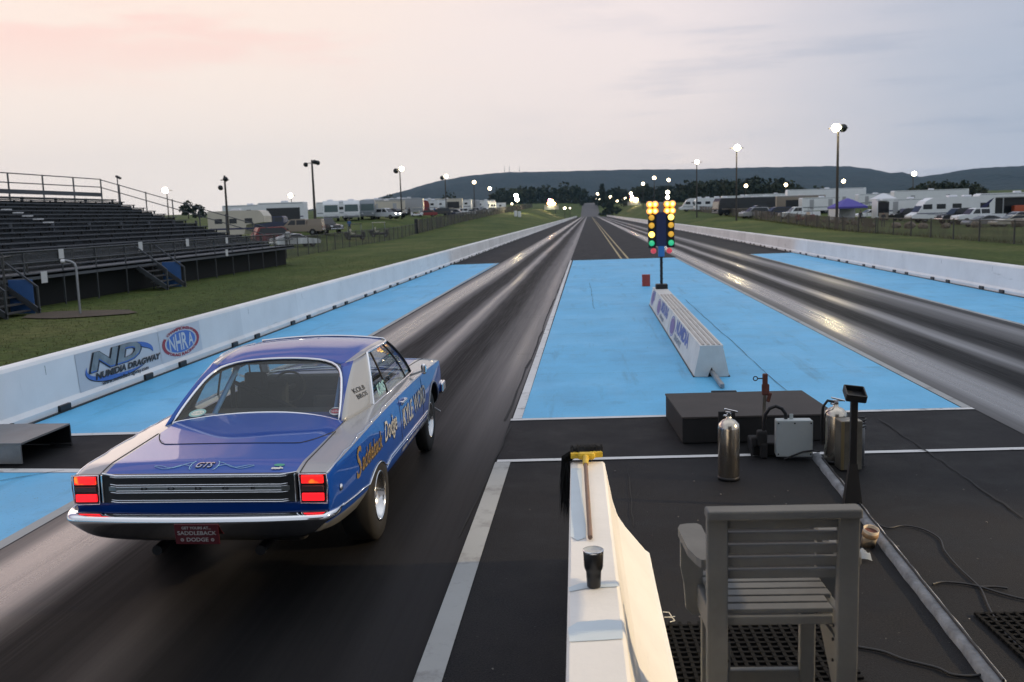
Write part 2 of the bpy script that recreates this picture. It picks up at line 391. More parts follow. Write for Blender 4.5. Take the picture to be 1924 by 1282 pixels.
def lane_mat(name,cx):
    m=mat(name,(.03,.03,.03),.4); N,L=nodes(m); b=N['Principled BSDF']
    tc=N.new('ShaderNodeTexCoord'); sp=N.new('ShaderNodeSeparateXYZ'); L.new(tc.outputs['Object'],sp.inputs[0])
    def no(s,d,st):
        mp=N.new('ShaderNodeMapping'); mp.inputs['Scale'].default_value=st; L.new(tc.outputs['Object'],mp.inputs[0])
        n=N.new('ShaderNodeTexNoise'); n.inputs['Scale'].default_value=s; n.inputs['Detail'].default_value=d; n.inputs['Roughness'].default_value=.6; L.new(mp.outputs[0],n.inputs['Vector']); return n.outputs['Fac']
    def mth(op,a,c):
        k=N.new('ShaderNodeMath'); k.operation=op
        for i,q in ((0,a),(1,c)):
            if isinstance(q,(int,float)): k.inputs[i].default_value=q
            else: L.new(q,k.inputs[i])
        return k.outputs[0]
    wob=mth('MULTIPLY',mth('SUBTRACT',no(1,3,(.6,.06,1)),.5),.34)
    X=mth('ADD',mth('SUBTRACT',sp.outputs[0],cx-2.0),wob)
    X=mth('MULTIPLY',X,.25)
    r=N.new('ShaderNodeValToRGB'); L.new(X,r.inputs[0]); cr=r.color_ramp; cr.interpolation='EASE'
    pts=[(0.0,.30),(.05,.45),(.11,.95),(.20,.90),(.265,.25),(.31,.02),(.40,.04),(.44,.35),(.48,.85),(.52,.55),(.56,.08),(.62,.01),(.69,.05),(.75,.26),(.81,.38),(.87,.66),(.92,.52),(.965,.10),(1,.20)]
    while len(cr.elements)<len(pts): cr.elements.new(.5)
    for e,(p,c) in zip(cr.elements,pts): e.position=p; e.color=(c,c,c,1)
    streak=no(1,7,(8,.10,1)); fine=no(1,5,(34,.45,1)); grain=no(90,3,(1,1,1))
    f=mth('MULTIPLY',r.outputs[0],mth('ADD',mth('MULTIPLY',streak,.5),.75))
    f=mth('ADD',f,mth('MULTIPLY',mth('SUBTRACT',fine,.5),.30))
    def mrs(x,a,b2,c,d):
        k=N.new('ShaderNodeMapRange'); k.interpolation_type='SMOOTHSTEP'; L.new(x,k.inputs[0])
        for i,q in zip((1,2,3,4),(a,b2,c,d)): k.inputs[i].default_value=q
        return k.outputs[0]
    near=mth('MULTIPLY',mrs(sp.outputs[1],17,7.5,0,.86),mrs(sp.outputs[0],cx-1.1,cx-.5,0,1))
    f=mth('MULTIPLY',f,mth('SUBTRACT',1.0,near))
    cl=N.new('ShaderNodeClamp'); L.new(f,cl.inputs[0]); f=cl.outputs[0]
    cm=N.new('ShaderNodeMix'); cm.data_type='RGBA'; L.new(f,cm.inputs[0]); cm.inputs[6].default_value=(.0075,.0075,.008,1); cm.inputs[7].default_value=(.125,.112,.105,1)
    g=N.new('ShaderNodeMix'); g.data_type='RGBA'; g.blend_type='MULTIPLY'; g.inputs[0].default_value=1; L.new(cm.outputs[2],g.inputs[6])
    L.new(mth('ADD',mth('MULTIPLY',grain,1.1),.45),g.inputs[7]); L.new(g.outputs[2],b.inputs['Base Color'])
    ro=N.new('ShaderNodeMapRange'); L.new(f,ro.inputs[0]); ro.inputs[3].default_value=.62; ro.inputs[4].default_value=.24
    L.new(mth('ADD',ro.outputs[0],mth('MULTIPLY',mth('SUBTRACT',grain,.5),.12)),b.inputs['Roughness'])
    sp2=N.new('ShaderNodeMapRange'); L.new(f,sp2.inputs[0]); sp2.inputs[3].default_value=.05; sp2.inputs[4].default_value=1.0; L.new(sp2.outputs[0],b.inputs['Specular IOR Level'])
    bp=N.new('ShaderNodeBump'); bp.inputs['Strength'].default_value=.22; bp.inputs['Distance'].default_value=.003; L.new(no(170,3,(1,.6,1)),bp.inputs['Height']); L.new(bp.outputs[0],b.inputs['Normal'])
    return m
M['lane_l']=lane_mat('lane_rubber_near',-2.72); M['lane_r']=lane_mat('lane_rubber_far',6.48)
def paint_mat(name,col,worn,scale=2.5,thr=(.60,.70),under=(.03,.028,.028),rough=.55,speck=True):
    m=mat(name,col,rough,noise=(.7,.10),bump=(120,.3,.003)); N,L=nodes(m); b=N['Principled BSDF']; tc=N.new('ShaderNodeTexCoord')
    old=b.inputs['Base Color'].links[0].from_socket
    def layer(old,scale,thr,am,c,det=8,st=(1,1,1)):
        mp=N.new('ShaderNodeMapping'); mp.inputs['Scale'].default_value=st; L.new(tc.outputs['Object'],mp.inputs[0])
        n=N.new('ShaderNodeTexNoise'); n.inputs['Scale'].default_value=scale; n.inputs['Detail'].default_value=det; n.inputs['Roughness'].default_value=.7; L.new(mp.outputs[0],n.inputs['Vector'])
        r=N.new('ShaderNodeMapRange'); r.inputs[1].default_value=thr[0]; r.inputs[2].default_value=thr[1]; r.inputs[3].default_value=0; r.inputs[4].default_value=am; L.new(n.outputs['Fac'],r.inputs[0])
        mx=N.new('ShaderNodeMix'); mx.data_type='RGBA'; L.new(r.outputs[0],mx.inputs[0]); L.new(old,mx.inputs[6]); mx.inputs[7].default_value=(*c,1); return mx.outputs[2]
    o=layer(old,scale,thr,worn,under)
    if speck:
        o=layer(o,17,(.725,.75),.9,(.02,.02,.022),2)
        o=layer(o,.5,(.5,.72),.22,(.02,.09,.22),6)
        o=layer(o,.9,(.55,.75),.30,(.28,.52,.72),6,(1,.25,1)); o=layer(o,1.6,(.56,.74),.5,(.03,.11,.18),9,(1.6,.14,1)); o=layer(o,30,(.58,.70),.45,(.04,.16,.28),4); o=layer(o,.35,(.5,.62),.22,(.30,.56,.74),9)
    L.new(o,b.inputs['Base Color']); return m
M['blue']=paint_mat('blue_paint',(.115,.49,.80),.40,1.3,(.56,.78),(.04,.10,.16))
M['white_line']=paint_mat('white_line_paint',(.66,.66,.65),.75,3.2,(.56,.66),(.10,.10,.10),speck=False)
M['white_worn']=paint_mat('white_line_worn',(.36,.37,.36),.7,2.4,(.52,.68),(.12,.11,.10),speck=False)
M['yellow_line']=paint_mat('yellow_line_paint',(.42,.32,.13),.8,1.2,(.5,.66),(.07,.06,.05),speck=False)
M['joint']=mat('pavement_joint',(.008,.008,.009),.8)
SK=.062
def sheet(name,poly,z,m,sub=1):
    mb=MB(); mb.add([(x,y,z) for x,y in poly],[tuple(range(len(poly)))])
    return tag(mb.build(name,m),kind='structure')
def sk(x0,x1,y0,y1,y2=None,y3=None):
    return [(x0,y0+SK*(x0+.9)),(x1,y0+SK*(x1+.9)),(x1,y1+SK*(x1+.9)),(x0,y1+SK*(x0+.9))]
sheet('asphalt',[(-7.2,-25),(11.0,-25),(11.0,600),(-7.2,600)],0.0,M['asphalt'])
mb=MB(); mb.grid([[(x,y,ztrack(y)+.03) for x in (-4.9+.0*y,-1,3,7.0)] for y in axis([(570,800,24),(800,1000,4)])])
tag(mb.build('road',M['road_far']),kind='structure')
sheet('lane',[(-4.62,-25),(-.99,-25),(-.99,575),(-4.62,575)],.004,M['lane_l'])
sheet('lane',[(4.56,-25),(8.5,-25),(8.5,575),(4.56,575)],.004,M['lane_r'])
sheet('blue_pavement',sk(-.86,4.44,11.12,49.3),.004,M['blue'])
sheet('blue_pavement',[(-7.17,10.5),(-4.70,10.66),(-4.70,48.5),(-7.17,47.9)],.004,M['blue'])
sheet('blue_pavement',[(-7.17,-20),(-4.70,-20),(-4.70,8.86),(-7.17,8.86)],.004,M['blue'])
sheet('blue_pavement',[(8.62,9.5),(10.98,9.7),(10.98,51.6),(8.62,51.1)],.004,M['blue'])
def strip(name,poly,m,z=.008): return sheet(name,poly,z,m)
strip('white_line',sk(-.99,4.56,11.0,11.10),M['white_line'])
strip('white_line',[(-.97,11.1),(-.86,11.12),(-.93,49.3),(-1.02,49.3)],M['white_line'])
strip('white_line',[(4.45,11.45),(4.56,11.45),(4.56,49.5),(4.45,49.5)],M['white_worn'])
strip('white_line',[(-4.72,10.66),(-4.60,10.66),(-4.78,48.5),(-4.86,48.5)],M['white_worn'])
strip('white_line',[(-4.74,-20),(-4.62,-20),(-4.62,8.78),(-4.74,8.78)],M['white_worn'])
strip('white_line',[(-7.15,10.38),(-4.62,10.54),(-4.62,10.66),(-7.15,10.50)],M['white_line'])
strip('white_line',[(-7.15,8.86),(-4.62,8.80),(-4.62,8.93),(-7.15,9.02)],M['white_line'])
strip('white_line',[(8.50,9.3),(8.62,9.3),(8.64,51),(8.54,51)],M['white_worn'])
strip('white_line',sk(-.97,10.9,9.10,9.19),M['white_line'])
strip('white_line',[(-.985,-20),(-.83,-20),(-.83,9.09),(-.985,9.09)],M['white_worn'])
for x,w in ((1.62,.11),(1.98,.11)): strip('yellow_line',[(x,49.6),(x+w,49.6),(x+w,575),(x,575)],M['yellow_line'])
# joints and cracks in the pavement
def crack(pts,w):
    mb=MB(); n=len(pts)
    for i in range(n-1):
        a=Vector((*pts[i],.0125));b=Vector((*pts[i+1],.0125)); d=(b-a).normalized(); s=Vector((-d.y,d.x,0))*(w*(.6+.8*rnd.random()))/2
        mb.add([a-s,a+s,b+s,b-s],[(0,1,2,3)])
    tag(mb.build('pavement_joint',M['joint']),kind='structure')
def wig(p0,p1,n,amp):
    return [(p0[0]+(p1[0]-p0[0])*i/n+(rnd.random()-.5)*amp,p0[1]+(p1[1]-p0[1])*i/n+(rnd.random()-.5)*amp) for i in range(n+1)]
def gxy(u,v): p=at(u,v); return (p.x,p.y)
crack(wig((2.62,11.5),(2.62,26),24,.03),.008)
crack(wig((.1,24),(.0,33),30,.04),.008)
crack(wig((-.86,19),(4.4,19.4),20,.05),.004)
crack(wig((-.86,14.2),(4.4,14.4),20,.05),.004)
crack(wig((-.86,34),(4.4,34.3),20,.05),.006)
crack(wig(gxy(1655,790),gxy(1924,975),30,.03),.018)
crack(wig(gxy(960,800),gxy(865,1010),12,.02),.014)
crack(wig(gxy(1180,880),gxy(1190,990),10,.02),.009)
crack(wig(gxy(0,905),gxy(120,885),8,.02),.010)
crack(wig((-1.04,11),(-1.04,49),40,.04),.03)
for k in range(7):
    x0=-4.4+rnd.random()*3.2; y0=12+rnd.random()*14; crack(wig((x0,y0),(x0+.3+rnd.random()*.4,y0+.05),6,.03),.012)
# --- concrete walls along the strip
def wall(name,label,x,sgn,y0,y1,h,slots):
    t=thing(name,label,'wall',(x,0,0))
    # sgn = +1: the track lies at +x
    prof=[(0,0),(0,.10),(-.05*sgn,.16),(-.09*sgn,h-.05),(-.115*sgn,h-.008),(-.16*sgn,h+.008),(-.26*sgn,h+.008),(-.305*sgn,h-.02),(-.33*sgn,h-.06),(-.40*sgn,0)]
    mb=MB(); yy=axis([(y0,60,16),(60,y1,40)])
    mb.grid([[(px,y,pz) for px,pz in prof] for y in yy],0,False)
    mb.build('wall_body',M['wall_paint'],t)
    g=MB()
    for k in range(int((y1-y0)/3.75)):
        yj=y0+2.2+3.75*k
        if yj<110: g.box((-.072*sgn,yj,h*.52),(.006,.012,h*.72),rot=Matrix.Rotation(-.06*sgn,3,'Y'))
    g.build('joint',M['wall_dirt'],t)
    d=MB(); d.box((.02*sgn,(y0+y1)/2,.012),(.05,y1-y0,.018)); d.build('base_seal',M['black'],t)
    for y in slots:
        s=MB(); s.bbox((-.0*sgn,y,.06),(.075,.27,.085),.01); s.build('drain_slot',M['black'],t)
    return t
wall('concrete_wall','long white concrete wall left of the track, behind the blue car',-7.17,1,2,592,.76,[14.35+3.73*k+j for k in range(-1,24) for j in (0,1.28)])
wall('concrete_wall','long white concrete wall right of the track, beyond the starting lights',10.98,-1,2,640,.76,[33.4+3.78*k+j for k in range(-7,22) for j in (0,1.3)])
# patched bolts on the walls
# --- hills and woods
def hill_mat():
    m=mat('hill_forest',(.012,.022,.022),.95,noise=(.012,.25),bump=(.05,.8,14)); return m
M['hill']=hill_mat()
sky_l=[(560,398),(640,389),(690,378),(760,359),(800,346),(830,339),(870,332),(920,326),(960,323.5),(1020,323),(1100,321),(1180,319),(1300,318),(1400,315),(1500,313.5),(1560,312),(1600,313),(1640,318),(1680,327),(1712,334),(1760,342),(1830,352),(1950,366)]
sky_r=[(1560,352),(1640,344),(1700,336),(1740,331),(1770,327),(1800,321),(1830,317),(1870,314),(1924,312),(2050,309),(2300,320),(2600,345)]
def ridge(name,line,dist,depth):
    def top(u):
        for (a,va),(b,vb) in zip(line,line[1:]):
            if a<=u<=b: t=(u-a)/(b-a); return va+(vb-va)*t
        return line[-1][1]
    rows=[]; us=[line[0][0]+(line[-1][0]-line[0][0])*i/150 for i in range(151)]
    for j in range(13):
        t=j/12; r=[]
        for i,u in enumerate(us):
            p=atd(u,top(u)+rnd.uniform(-.5,.5)*(1-t),dist); zt=p.z
            y=dist-depth*t; x=p.x*(1-.12*t)
            z=8+(zt-8)*(1-t)**1.25
            z+=(hill_noise(x*1.3,y)+.6*hill_noise(x*3.1+9,y*2.7))*16*math.sin(PI*t)*min(1,max(0,zt-10)/90)
            r.append((x,y,z))
        rows.append(r)
    rows.insert(0,[(p[0],p[1]+depth*.5,5) for p in rows[0]])
    mb=MB(); mb.grid(rows); tag(mb.build(name,M['hill']),kind='structure')
ridge('hill',sky_l,3300,1500)
ridge('hill',sky_r,2700,900)
M['leaf']=mat('foliage_dark',(.022,.032,.014),.9,noise=(.3,.5))
M['leaf2']=mat('foliage_olive',(.035,.042,.018),.9,noise=(.3,.5))
M['trunk']=mat('bark',(.04,.03,.022),.9)
def leaves(mb,c,r,n,s,mi=0):
    for _ in range(n):
        while True:
            d=Vector((rnd.uniform(-1,1),rnd.uniform(-1,1),rnd.uniform(-1,1)))
            if .25<d.length<1: break
        p=Vector(c)+Vector((d.x*r[0],d.y*r[1],d.z*r[2]))
        a=Vector((rnd.gauss(0,1),rnd.gauss(0,1),rnd.gauss(0,1))).normalized(); b=a.cross(Vector((rnd.gauss(0,1),rnd.gauss(0,1),rnd.gauss(0,1)))).normalized()
        k=s*rnd.uniform(.5,1.3)
        mb.add([p-a*k,p-b*k*.8,p+a*k,p+b*k*.8],[(0,1,2,3)],mi)
def crown(mb,base,h,w,n,s,mi=0):
    for k in range(7):
        t=rnd.random(); rr=w*(.30+.25*rnd.random()); z=base[2]+h*(.28+.62*t)
        o=w*(.55-.35*t); an=rnd.random()*2*PI
        leaves(mb,(base[0]+o*math.cos(an),base[1]+o*math.sin(an),z),(rr,rr,rr*.85),n//7,s,mi)
def wood(label,segs,n_leaf):
    mb=MB()
    for (u0,v0,u1,v1,y,cnt) in segs:
        for i in range(cnt):
            t=(i+rnd.random()*.9)/cnt; u=u0+(u1-u0)*t; v=v0+(v1-v0)*t+rnd.uniform(-3.5,3.5); yy=y+rnd.uniform(-30,40)
            p=atd(u,v,yy); zb=terr(p.x,yy)-1.0; h=max(4,p.z-zb)
            crown(mb,(p.x,yy,zb-h*.22),h*1.14,h*.55,n_leaf,h*.085,rnd.randint(0,1))
            mb.cyl((p.x,yy,zb),(p.x,yy,zb+h*.5),h*.02,n=5,mi=2)
    o=mb.build('wood',[M['leaf'],M['leaf2'],M['trunk']],fix=False); tag(o,label,'wood',kind='stuff')
wood('dark leafy wood at the far end of the left side of the track',[(912,384,935,352,760,6),(935,354,985,350,800,9),(985,350,1060,347,820,12),(1055,345,1105,352,800,8),(1100,366,1125,372,900,5),(925,375,1100,372,740,14)],170)
wood('dark leafy wood behind the vehicles on the right',[(1140,356,1200,350,700,10),(1195,350,1260,346,640,10),(1255,347,1300,338,560,7),(1295,338,1360,336,520,9),(1355,340,1420,333,480,9),(1415,331,1470,335,470,8),(1465,338,1545,349,470,9),(1140,372,1280,366,560,14)],170)
wood('dark low wood behind the big white motorhome',[(1690,364,1720,347,330,4),(1720,345,1760,341,330,6),(1755,341,1830,339,340,9),(1825,341,1855,352,340,4)],200)
def tree(label,u,v,y,w,kind=0,group=None):
    p=atd(u,v,y); zb=terr(p.x,y); h=p.z-zb
    t=thing('tree',label,'tree',(p.x,y,zb),group=group)
    mb=MB()
    if kind==1:
        for k in range(9):
            f=k/9; leaves(mb,(0,0,h*(.12+.84*f)),(w*(1-f*.88),w*(1-f*.88),h*.08),70,h*.045,k%2)
    else: crown(mb,(0,0,-h*.1),h*1.05,w,420,h*.075,0)
    mb.build('crown',[M['leaf'],M['leaf2']],t,fix=False)
    tr=MB(); tr.cyl((0,0,-.3),(.1,0,h*.45),h*.03,h*.015,n=7)
    for k in range(4):
        a=k*1.7; tr.cyl((.08,0,h*.3+k*.3),(math.cos(a)*w*.5,math.sin(a)*w*.5,h*.6),h*.014,h*.005,n=5)
    tr.build('trunk',M['trunk'],t)
tree('dark conifer standing above the far end of the track',1131,343,690,6,1)
tree('leafy tree beside the dark conifer at the end of the track',1118,368,720,5)
tree('left half of the tree clump over the grandstand end',352,379,300,3.6)
tree('right half of the tree clump over the grandstand end',372,382,300,2.8)
tree('dark tree in front of the foot of the hill, left lot',728,369,420,5)
tree('small dark tree behind the striped awning trailer',846,363,430,6)
# --- hill-top masts
for u in (948,957,976): 
    p=atd(u,324,3300); q=atd(u,312,3300)
    t=MB(); t.cyl((p.x,3300,p.z-5),(q.x,3300,q.z),1.0,.5,n=5)
    tag(t.build('mast',M['grey_metal']),'thin radio mast on the long hill, '+{948:'leftmost',957:'middle',976:'rightmost'}[u]+' of the three','mast','radio masts on the hill')

# --- mown grass blades and weeds along the fences
def blades(name,label,n,area,h,m):
    q=MB()
    for _ in range(n):
        x,y=area(); z=terr(x,y)-.01; hh=h*rnd.uniform(.5,1.5); w=.006+.010*rnd.random()+h*.03; a=rnd.random()*PI; dx_,dy_=math.cos(a)*w,math.sin(a)*w; l=hh*.5
        q.v+=[(x-dx_,y-dy_,z),(x+dx_,y+dy_,z),(x+rnd.uniform(-l,l),y+rnd.uniform(-l,l),z+hh)]; k=len(q.v); q.f.append((k-3,k-2,k-1)); q.m.append(rnd.randint(0,1)); q.sm.append(False)
    tag(q.build(name,m,fix=False),label,'grass',kind='stuff')
M['blade']=mat('grass_blade',(.085,.10,.030),.9,spec=.1); M['blade_dry']=mat('grass_blade_dry',(.14,.135,.055),.9,spec=.1)
def a_left():
    y=15+48*rnd.random()**1.3; return (-7.75-rnd.random()*(5.5+.12*y),y)
blades('grass_tufts','short mown grass blades on the verge between left wall and grandstand',15000,a_left,.040,[M['blade'],M['blade_dry']])
def a_base():
    return (-7.70-rnd.random()*.25,14+75*rnd.random()) if rnd.random()<.45 else ((11.45+rnd.random()*.3,20+110*rnd.random()) if rnd.random()<.5 else (24.3+rnd.gauss(0,.25)+max(0,(rnd.random()-.3)),40+130*rnd.random()))
blades('weeds','dry weeds along the outer foot of the walls and the right fence',9000,a_base,.24,[M['blade'],M['blade_dry']])
# ================================================================== FENCES
M['mesh_light']=see_through('chain_mesh',(.07,.07,.066),.26,noise=.8)
M['mesh_stand']=see_through('stand_mesh',(.075,.080,.088),.36,noise=1.2)
M['mesh_dark']=see_through('chain_mesh_weedy',(.040,.034,.026),.78,noise=.45)
M['mesh_mid']=see_through('chain_mesh_dusty',(.055,.050,.042),.45,noise=.6)
M['fence_post']=mat('fence_post',(.075,.075,.072),.6,.4)
def fence(label,pts,h,mm,step=3.0,pr=.035,rail=True):
    o=pts[0]; z0=terr(*o); t=thing('chain_link_fence',label,'fence',(o[0],o[1],z0))
    P=[]
    for (a,b) in zip(pts,pts[1:]):
        L=math.hypot(b[0]-a[0],b[1]-a[1]); n=max(1,int(L/step))
        P+=[(a[0]+(b[0]-a[0])*i/n,a[1]+(b[1]-a[1])*i/n) for i in range(n)]
    P.append(pts[-1])
    loc=[(x-o[0],y-o[1],terr(x,y)-z0) for x,y in P]
    mb=MB(); mb.grid([loc,[(x,y,z+h) for x,y,z in loc]],0,False); mb.build('chain_mesh',mm,t)
    pm=None
    k=max(1,len(loc)//95+1)
    for i,(x,y,z) in enumerate(loc[::k]):
        if pm is None:
            q=MB(); q.cyl((0,0,-.1),(0,0,h+.08),pr,n=6); pm=q.mesh('post',M['fence_post'])
        link('post',pm,t,(x,y,z))
    if rail:
        r=MB(); r.tube([(x,y,z+h) for x,y,z in loc],pr*.7,5); r.build('top_rail',M['fence_post'],t)
    return t
g=lambda u,v:(at(u,v).x,at(u,v).y)
fence('nearly clear chain-link fence along the grass in front of the grandstand',[(-13.6,17),g(58,577),g(212,544),g(400,513),(-20.5,62)],1.7,M['mesh_light'],3.0)
fence('dusty chain-link fence between the grass and the left car park',[(-20.5,62),(-22.2,88),(-23.8,128)],1.4,M['mesh_mid'],3.0)
fence('dark weedy fence running far along the left bank',[(-23.8,129),(-25.5,190),(-27,325),(-28,470)],1.9,M['mesh_dark'],5.0,.06,False)
fence('dark weedy fence along the right bank, past the tall lamp post',[(24.3,82),(24.8,110),(25.5,160),(26,235),(26,420)],1.3,M['mesh_dark'],5.0,.06,False)
fence('chain-link fence with clear panels on the right, before the parked white pickup',[(23.6,40),(24.0,60),(24.3,81.5)],1.3,M['mesh_mid'],4.2,.05)
q=MB(); q.bbox((0,0,1.0),(.5,.5,2.1),.03)
o=q.build('gate_post',M['car_dark']); o.location=(-23.8,128.6,terr(-23.8,128.6)); tag(o,'thick black post where the dark fence starts on the left bank','post')
# ================================================================== GRANDSTAND
M['bench']=mat('bench_boards',(.088,.095,.106),.8,noise=(1.5,.3),stretch=(3,.3,3))
M['bench_dark']=mat('bench_risers',(.072,.078,.088),.8,noise=(1.2,.35))
M['rail']=mat('rail_steel',(.085,.092,.10),.5,.5)
M['blue_panel']=mat('blue_panel',(.04,.12,.32),.6,noise=(2,.15))
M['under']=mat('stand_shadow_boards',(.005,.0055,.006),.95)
M['tread']=mat('stair_tread',(.055,.053,.052),.8,noise=(4,.3))
M['sign_white']=mat('sign_white',(.62,.62,.62),.6)
GX,GY0,GY1,NR=-18.5,12.0,53.5,15
st=thing('grandstand','long dark empty grandstand with a railed top row on the left','grandstand',(GX,33,0))
def gp(x,y,z): return (x-GX,y-33,z)
dx,dz=.62,.193
brk=MB()
for i in range(NR):
    x=GX-.2-dx*i; z=1.20+dz*i
    b=MB(); b.box(gp(x,(GY0+GY1)/2,z),(.28,GY1-GY0,.045)); b.box(gp(x-.33,(GY0+GY1)/2,z-.30),(.34,GY1-GY0,.04))
    b.build('bench',M['bench'],st)
    b=MB(); b.box(gp(x-.10,(GY0+GY1)/2,z-.16),(.03,GY1-GY0-.02,.24)); b.build('riser',M['bench_dark'],st)
    for k in range(28): brk.box(gp(x+.13,GY0+.7+k*1.5+rnd.uniform(-.1,.1),z-.09),(.05,.10,.13))
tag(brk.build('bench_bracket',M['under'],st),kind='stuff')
xb=GX-.2-dx*NR; zb=1.20+dz*NR
b=MB(); b.box(gp(xb-.2,(GY0+GY1)/2,zb-.05),(.9,GY1-GY0,.06)); b.box(gp(xb-.6,(GY0+GY1)/2,zb+.28),(.05,GY1-GY0,.22)); b.box(gp(xb-.6,(GY0+GY1)/2,zb-.35),(.05,GY1-GY0,.16)); b.build('top_walkway',M['bench'],st)
for k in range(15):
    y=GY0+(GY1-GY0)*k/14
    b=MB(); b.box(gp(xb-.62,y,zb+.45),(.06,.06,1.5)); b.build('rail_post',M['rail'],st)
for zz in (1.18,.72): 
    b=MB(); b.tube([gp(xb-.62,GY0,zb+zz),gp(xb-.62,GY1,zb+zz)],.03,6); b.build('top_rail',M['rail'],st)
# sloping end rail
for zz in (1.05,.6):
    b=MB(); b.tube([gp(xb-.62,GY1+.03,zb+zz+.1),gp(GX-.2,GY1+.03,1.20+zz-.1)],.028,6); b.build('end_rail',M['rail'],st)
for k in range(6):
    f=(k+.3)/6; x=xb+(GX-xb)*f; z=zb+(1.20-zb)*f
    b=MB(); b.box(gp(x,GY1+.03,z+.4),(.05,.05,1.2)); b.build('end_rail_post',M['rail'],st)
b=MB()
for k in range(15):
    y=GY0+(GY1-GY0)*k/14
    b.box(gp(GX-.3,y,.55),(.08,.08,1.4)); b.box(gp(GX-4.5,y,1.3),(.1,.1,2.8)); b.box(gp(xb,y,zb/2),(.1,.1,zb)); b.bar(gp(GX-.2,y,1.05),gp(xb,y,zb-.35),.06,.12)
b.build('support_frame',M['bench_dark'],st)
b=MB(); b.box(gp(GX+.55,(GY0+GY1)/2,1.05),(1.5,GY1-GY0,.07)); b.box(gp(GX+1.28,(GY0+GY1)/2,1.02),(.04,GY1-GY0,.2)); b.build('front_walkway',M['bench'],st)
for zz in (1.80,1.45): 
    b=MB(); b.tube([gp(GX+1.28,GY0,zz),gp(GX+1.28,24.3,zz)],.028,6); b.build('front_rail',M['rail'],st); b=MB(); b.tube([gp(GX+1.28,26.1,zz),gp(GX+1.28,GY1,zz)],.028,6); b.build('front_rail',M['rail'],st)
for y in [GY0+.5+2.1*k for k in range(19)]:
    if 24.3<y<26.1: continue
    b=MB(); b.box(gp(GX+1.28,y,.88),(.04,.04,1.80)); b.build('front_post',M['rail'],st)
b=MB(); b.box(gp(GX+1.25,(26.1+GY1)/2,1.62),(.012,GY1-26.1,.32)); b.build('rail_mesh',M['mesh_stand'],st)
b=MB(); b.box(gp(GX+.75,(GY0+GY1)/2,.50),(.05,GY1-GY0,1.0)); b.build('shade_sheet',M['under'],st)  # near-black sheet standing in for the shade under the raised stand
for (ys) in (25.2,35.2):
    b=MB()
    for k in range(5): b.box(gp(GX+1.20+.21*k,ys,.92-.2*k),(.25,1.5,.04))
    b.build('stair_tread',M['tread'],st)
    for sy in (-.78,.78):
        b=MB(); b.bar(gp(GX+1.2,ys+sy,1.75),gp(GX+2.4,ys+sy,.80),.05,.05); b.box(gp(GX+2.4,ys+sy,.42),(.05,.05,.80)); b.bar(gp(GX+1.2,ys+sy,.95),gp(GX+2.4,ys+sy,.08),.05,.16); b.build('stair_rail',M['rail'],st)
    b=MB(); b.bbox(gp(GX+1.85,ys+.84,.52),(.75,.03,1.0),.01); b.build('stair_panel',M['blue_panel'],st)
for (u,v,s) in ((83,521,.30),(115,477,.26),(264,463,.28),(352,456,.26),(426,452,.24),(426,475,.26)):
    p=at(u,v,1.7); d=ray(u,v); p=EYE+d*((GX+1.32-EYE.x)/d.x)
    b=MB(); b.box((p.x-GX,p.y-33,p.z),(.015,s*1.1,s*1.2)); b.build('notice',M['sign_white'],st)
for k,(u,v) in enumerate(((12,394),(34,400),(52,406),(72,412),(91,418))):
    d=ray(u,v); p=EYE+d*((GX-3.2-1.1*(4-k)*.62-EYE.x)/d.x)
    b=MB(); b.box((p.x-GX,p.y-33,p.z),(.2,.45,.05)); b.build('seat_number',M['sign_white'],st)
# goose-neck pipe in the grass
p=at(151,591); t=thing('standpipe','grey goose-neck pipe standing in the grass before the grandstand','pipe',tuple(p))
q=MB(); q.tube([(0,0,-.1),(0,0,1.35),(-.03,0,1.46),(-.12,0,1.52),(-.3,0,1.56)],.035,8); q.build('pipe',M['galv'],t)
q=MB(); q.lathe([(.02,0),(.05,.02),(.06,.12),(.01,.13)],(-.30,0,1.54),10,M=Matrix.Rotation(-PI/2,3,'Y')); q.build('spout',M['white_paint'],t)
M['dirt']=mat('bare_dirt',(.075,.055,.035),.95,noise=(2,.3))
mb=MB(); mb.add([(p.x+ (1.5 if abs(math.cos(a))>0 else 1)*math.cos(a)*(.9+.3*rnd.random()),p.y+math.sin(a)*(.9+.4*rnd.random()),terr(p.x,p.y)+.03) for a in [2*PI*i/16 for i in range(16)]],[tuple(range(16))])
tag(mb.build('bare_ground',M['dirt']),kind='structure')
# ================================================================== LIGHT POLES
def pole(label,x,y,h,heads,r=.13,lean=0.,group='lamp posts around the drag strip',lr=.4,zb=None,arm=1.0,small=False):
    zb=terr(x,y) if zb is None else zb
    t=thing('lamp_post',label,'lamp post',(x,y,zb),group=group)
    q=MB(); q.cyl((0,0,-.5),(lean*h,0,h+.3),r*1.15,r*.7,n=8); q.build('pole',M['wood_pole'],t)
    if heads:
        a=MB(); a.bar((lean*h-max(.3,arm),0,h-.12),(lean*h+max(.3,arm),0,h-.12),.09,.09); a.build('crossarm',M['wood_pole'],t)
    for (ox,oz,lit) in heads:
        c=Vector((lean*h+ox,-.25,h+oz)); 
        hd=MB(); Mx=Matrix.Rotation(math.radians(62),3,'X')
        hd.lathe([(.02,-.05*0),(lr*.55,.0),(lr*.95,lr*.55),(lr,lr*.75)],c,10,M=Matrix.Rotation(math.radians(112),3,'X'))
        ho=hd.build('lamp_head',M['dark_metal'],t)
        b=MB(); b.ball(c+Vector((0,-lr*.55,-lr*.15)),lr*.86,10); b.build('lamp_lens',(M[lit] if lit else M['win']),ho)
    return t
def lamp_at(label,u,v,y,heads,lr=.42,vb=None,**k):
    p=atd(u,v,y); x=p.x; zb=terr(x,y); h=p.z-zb
    return pole(label,x,y,h,heads,lr=lr,**k)
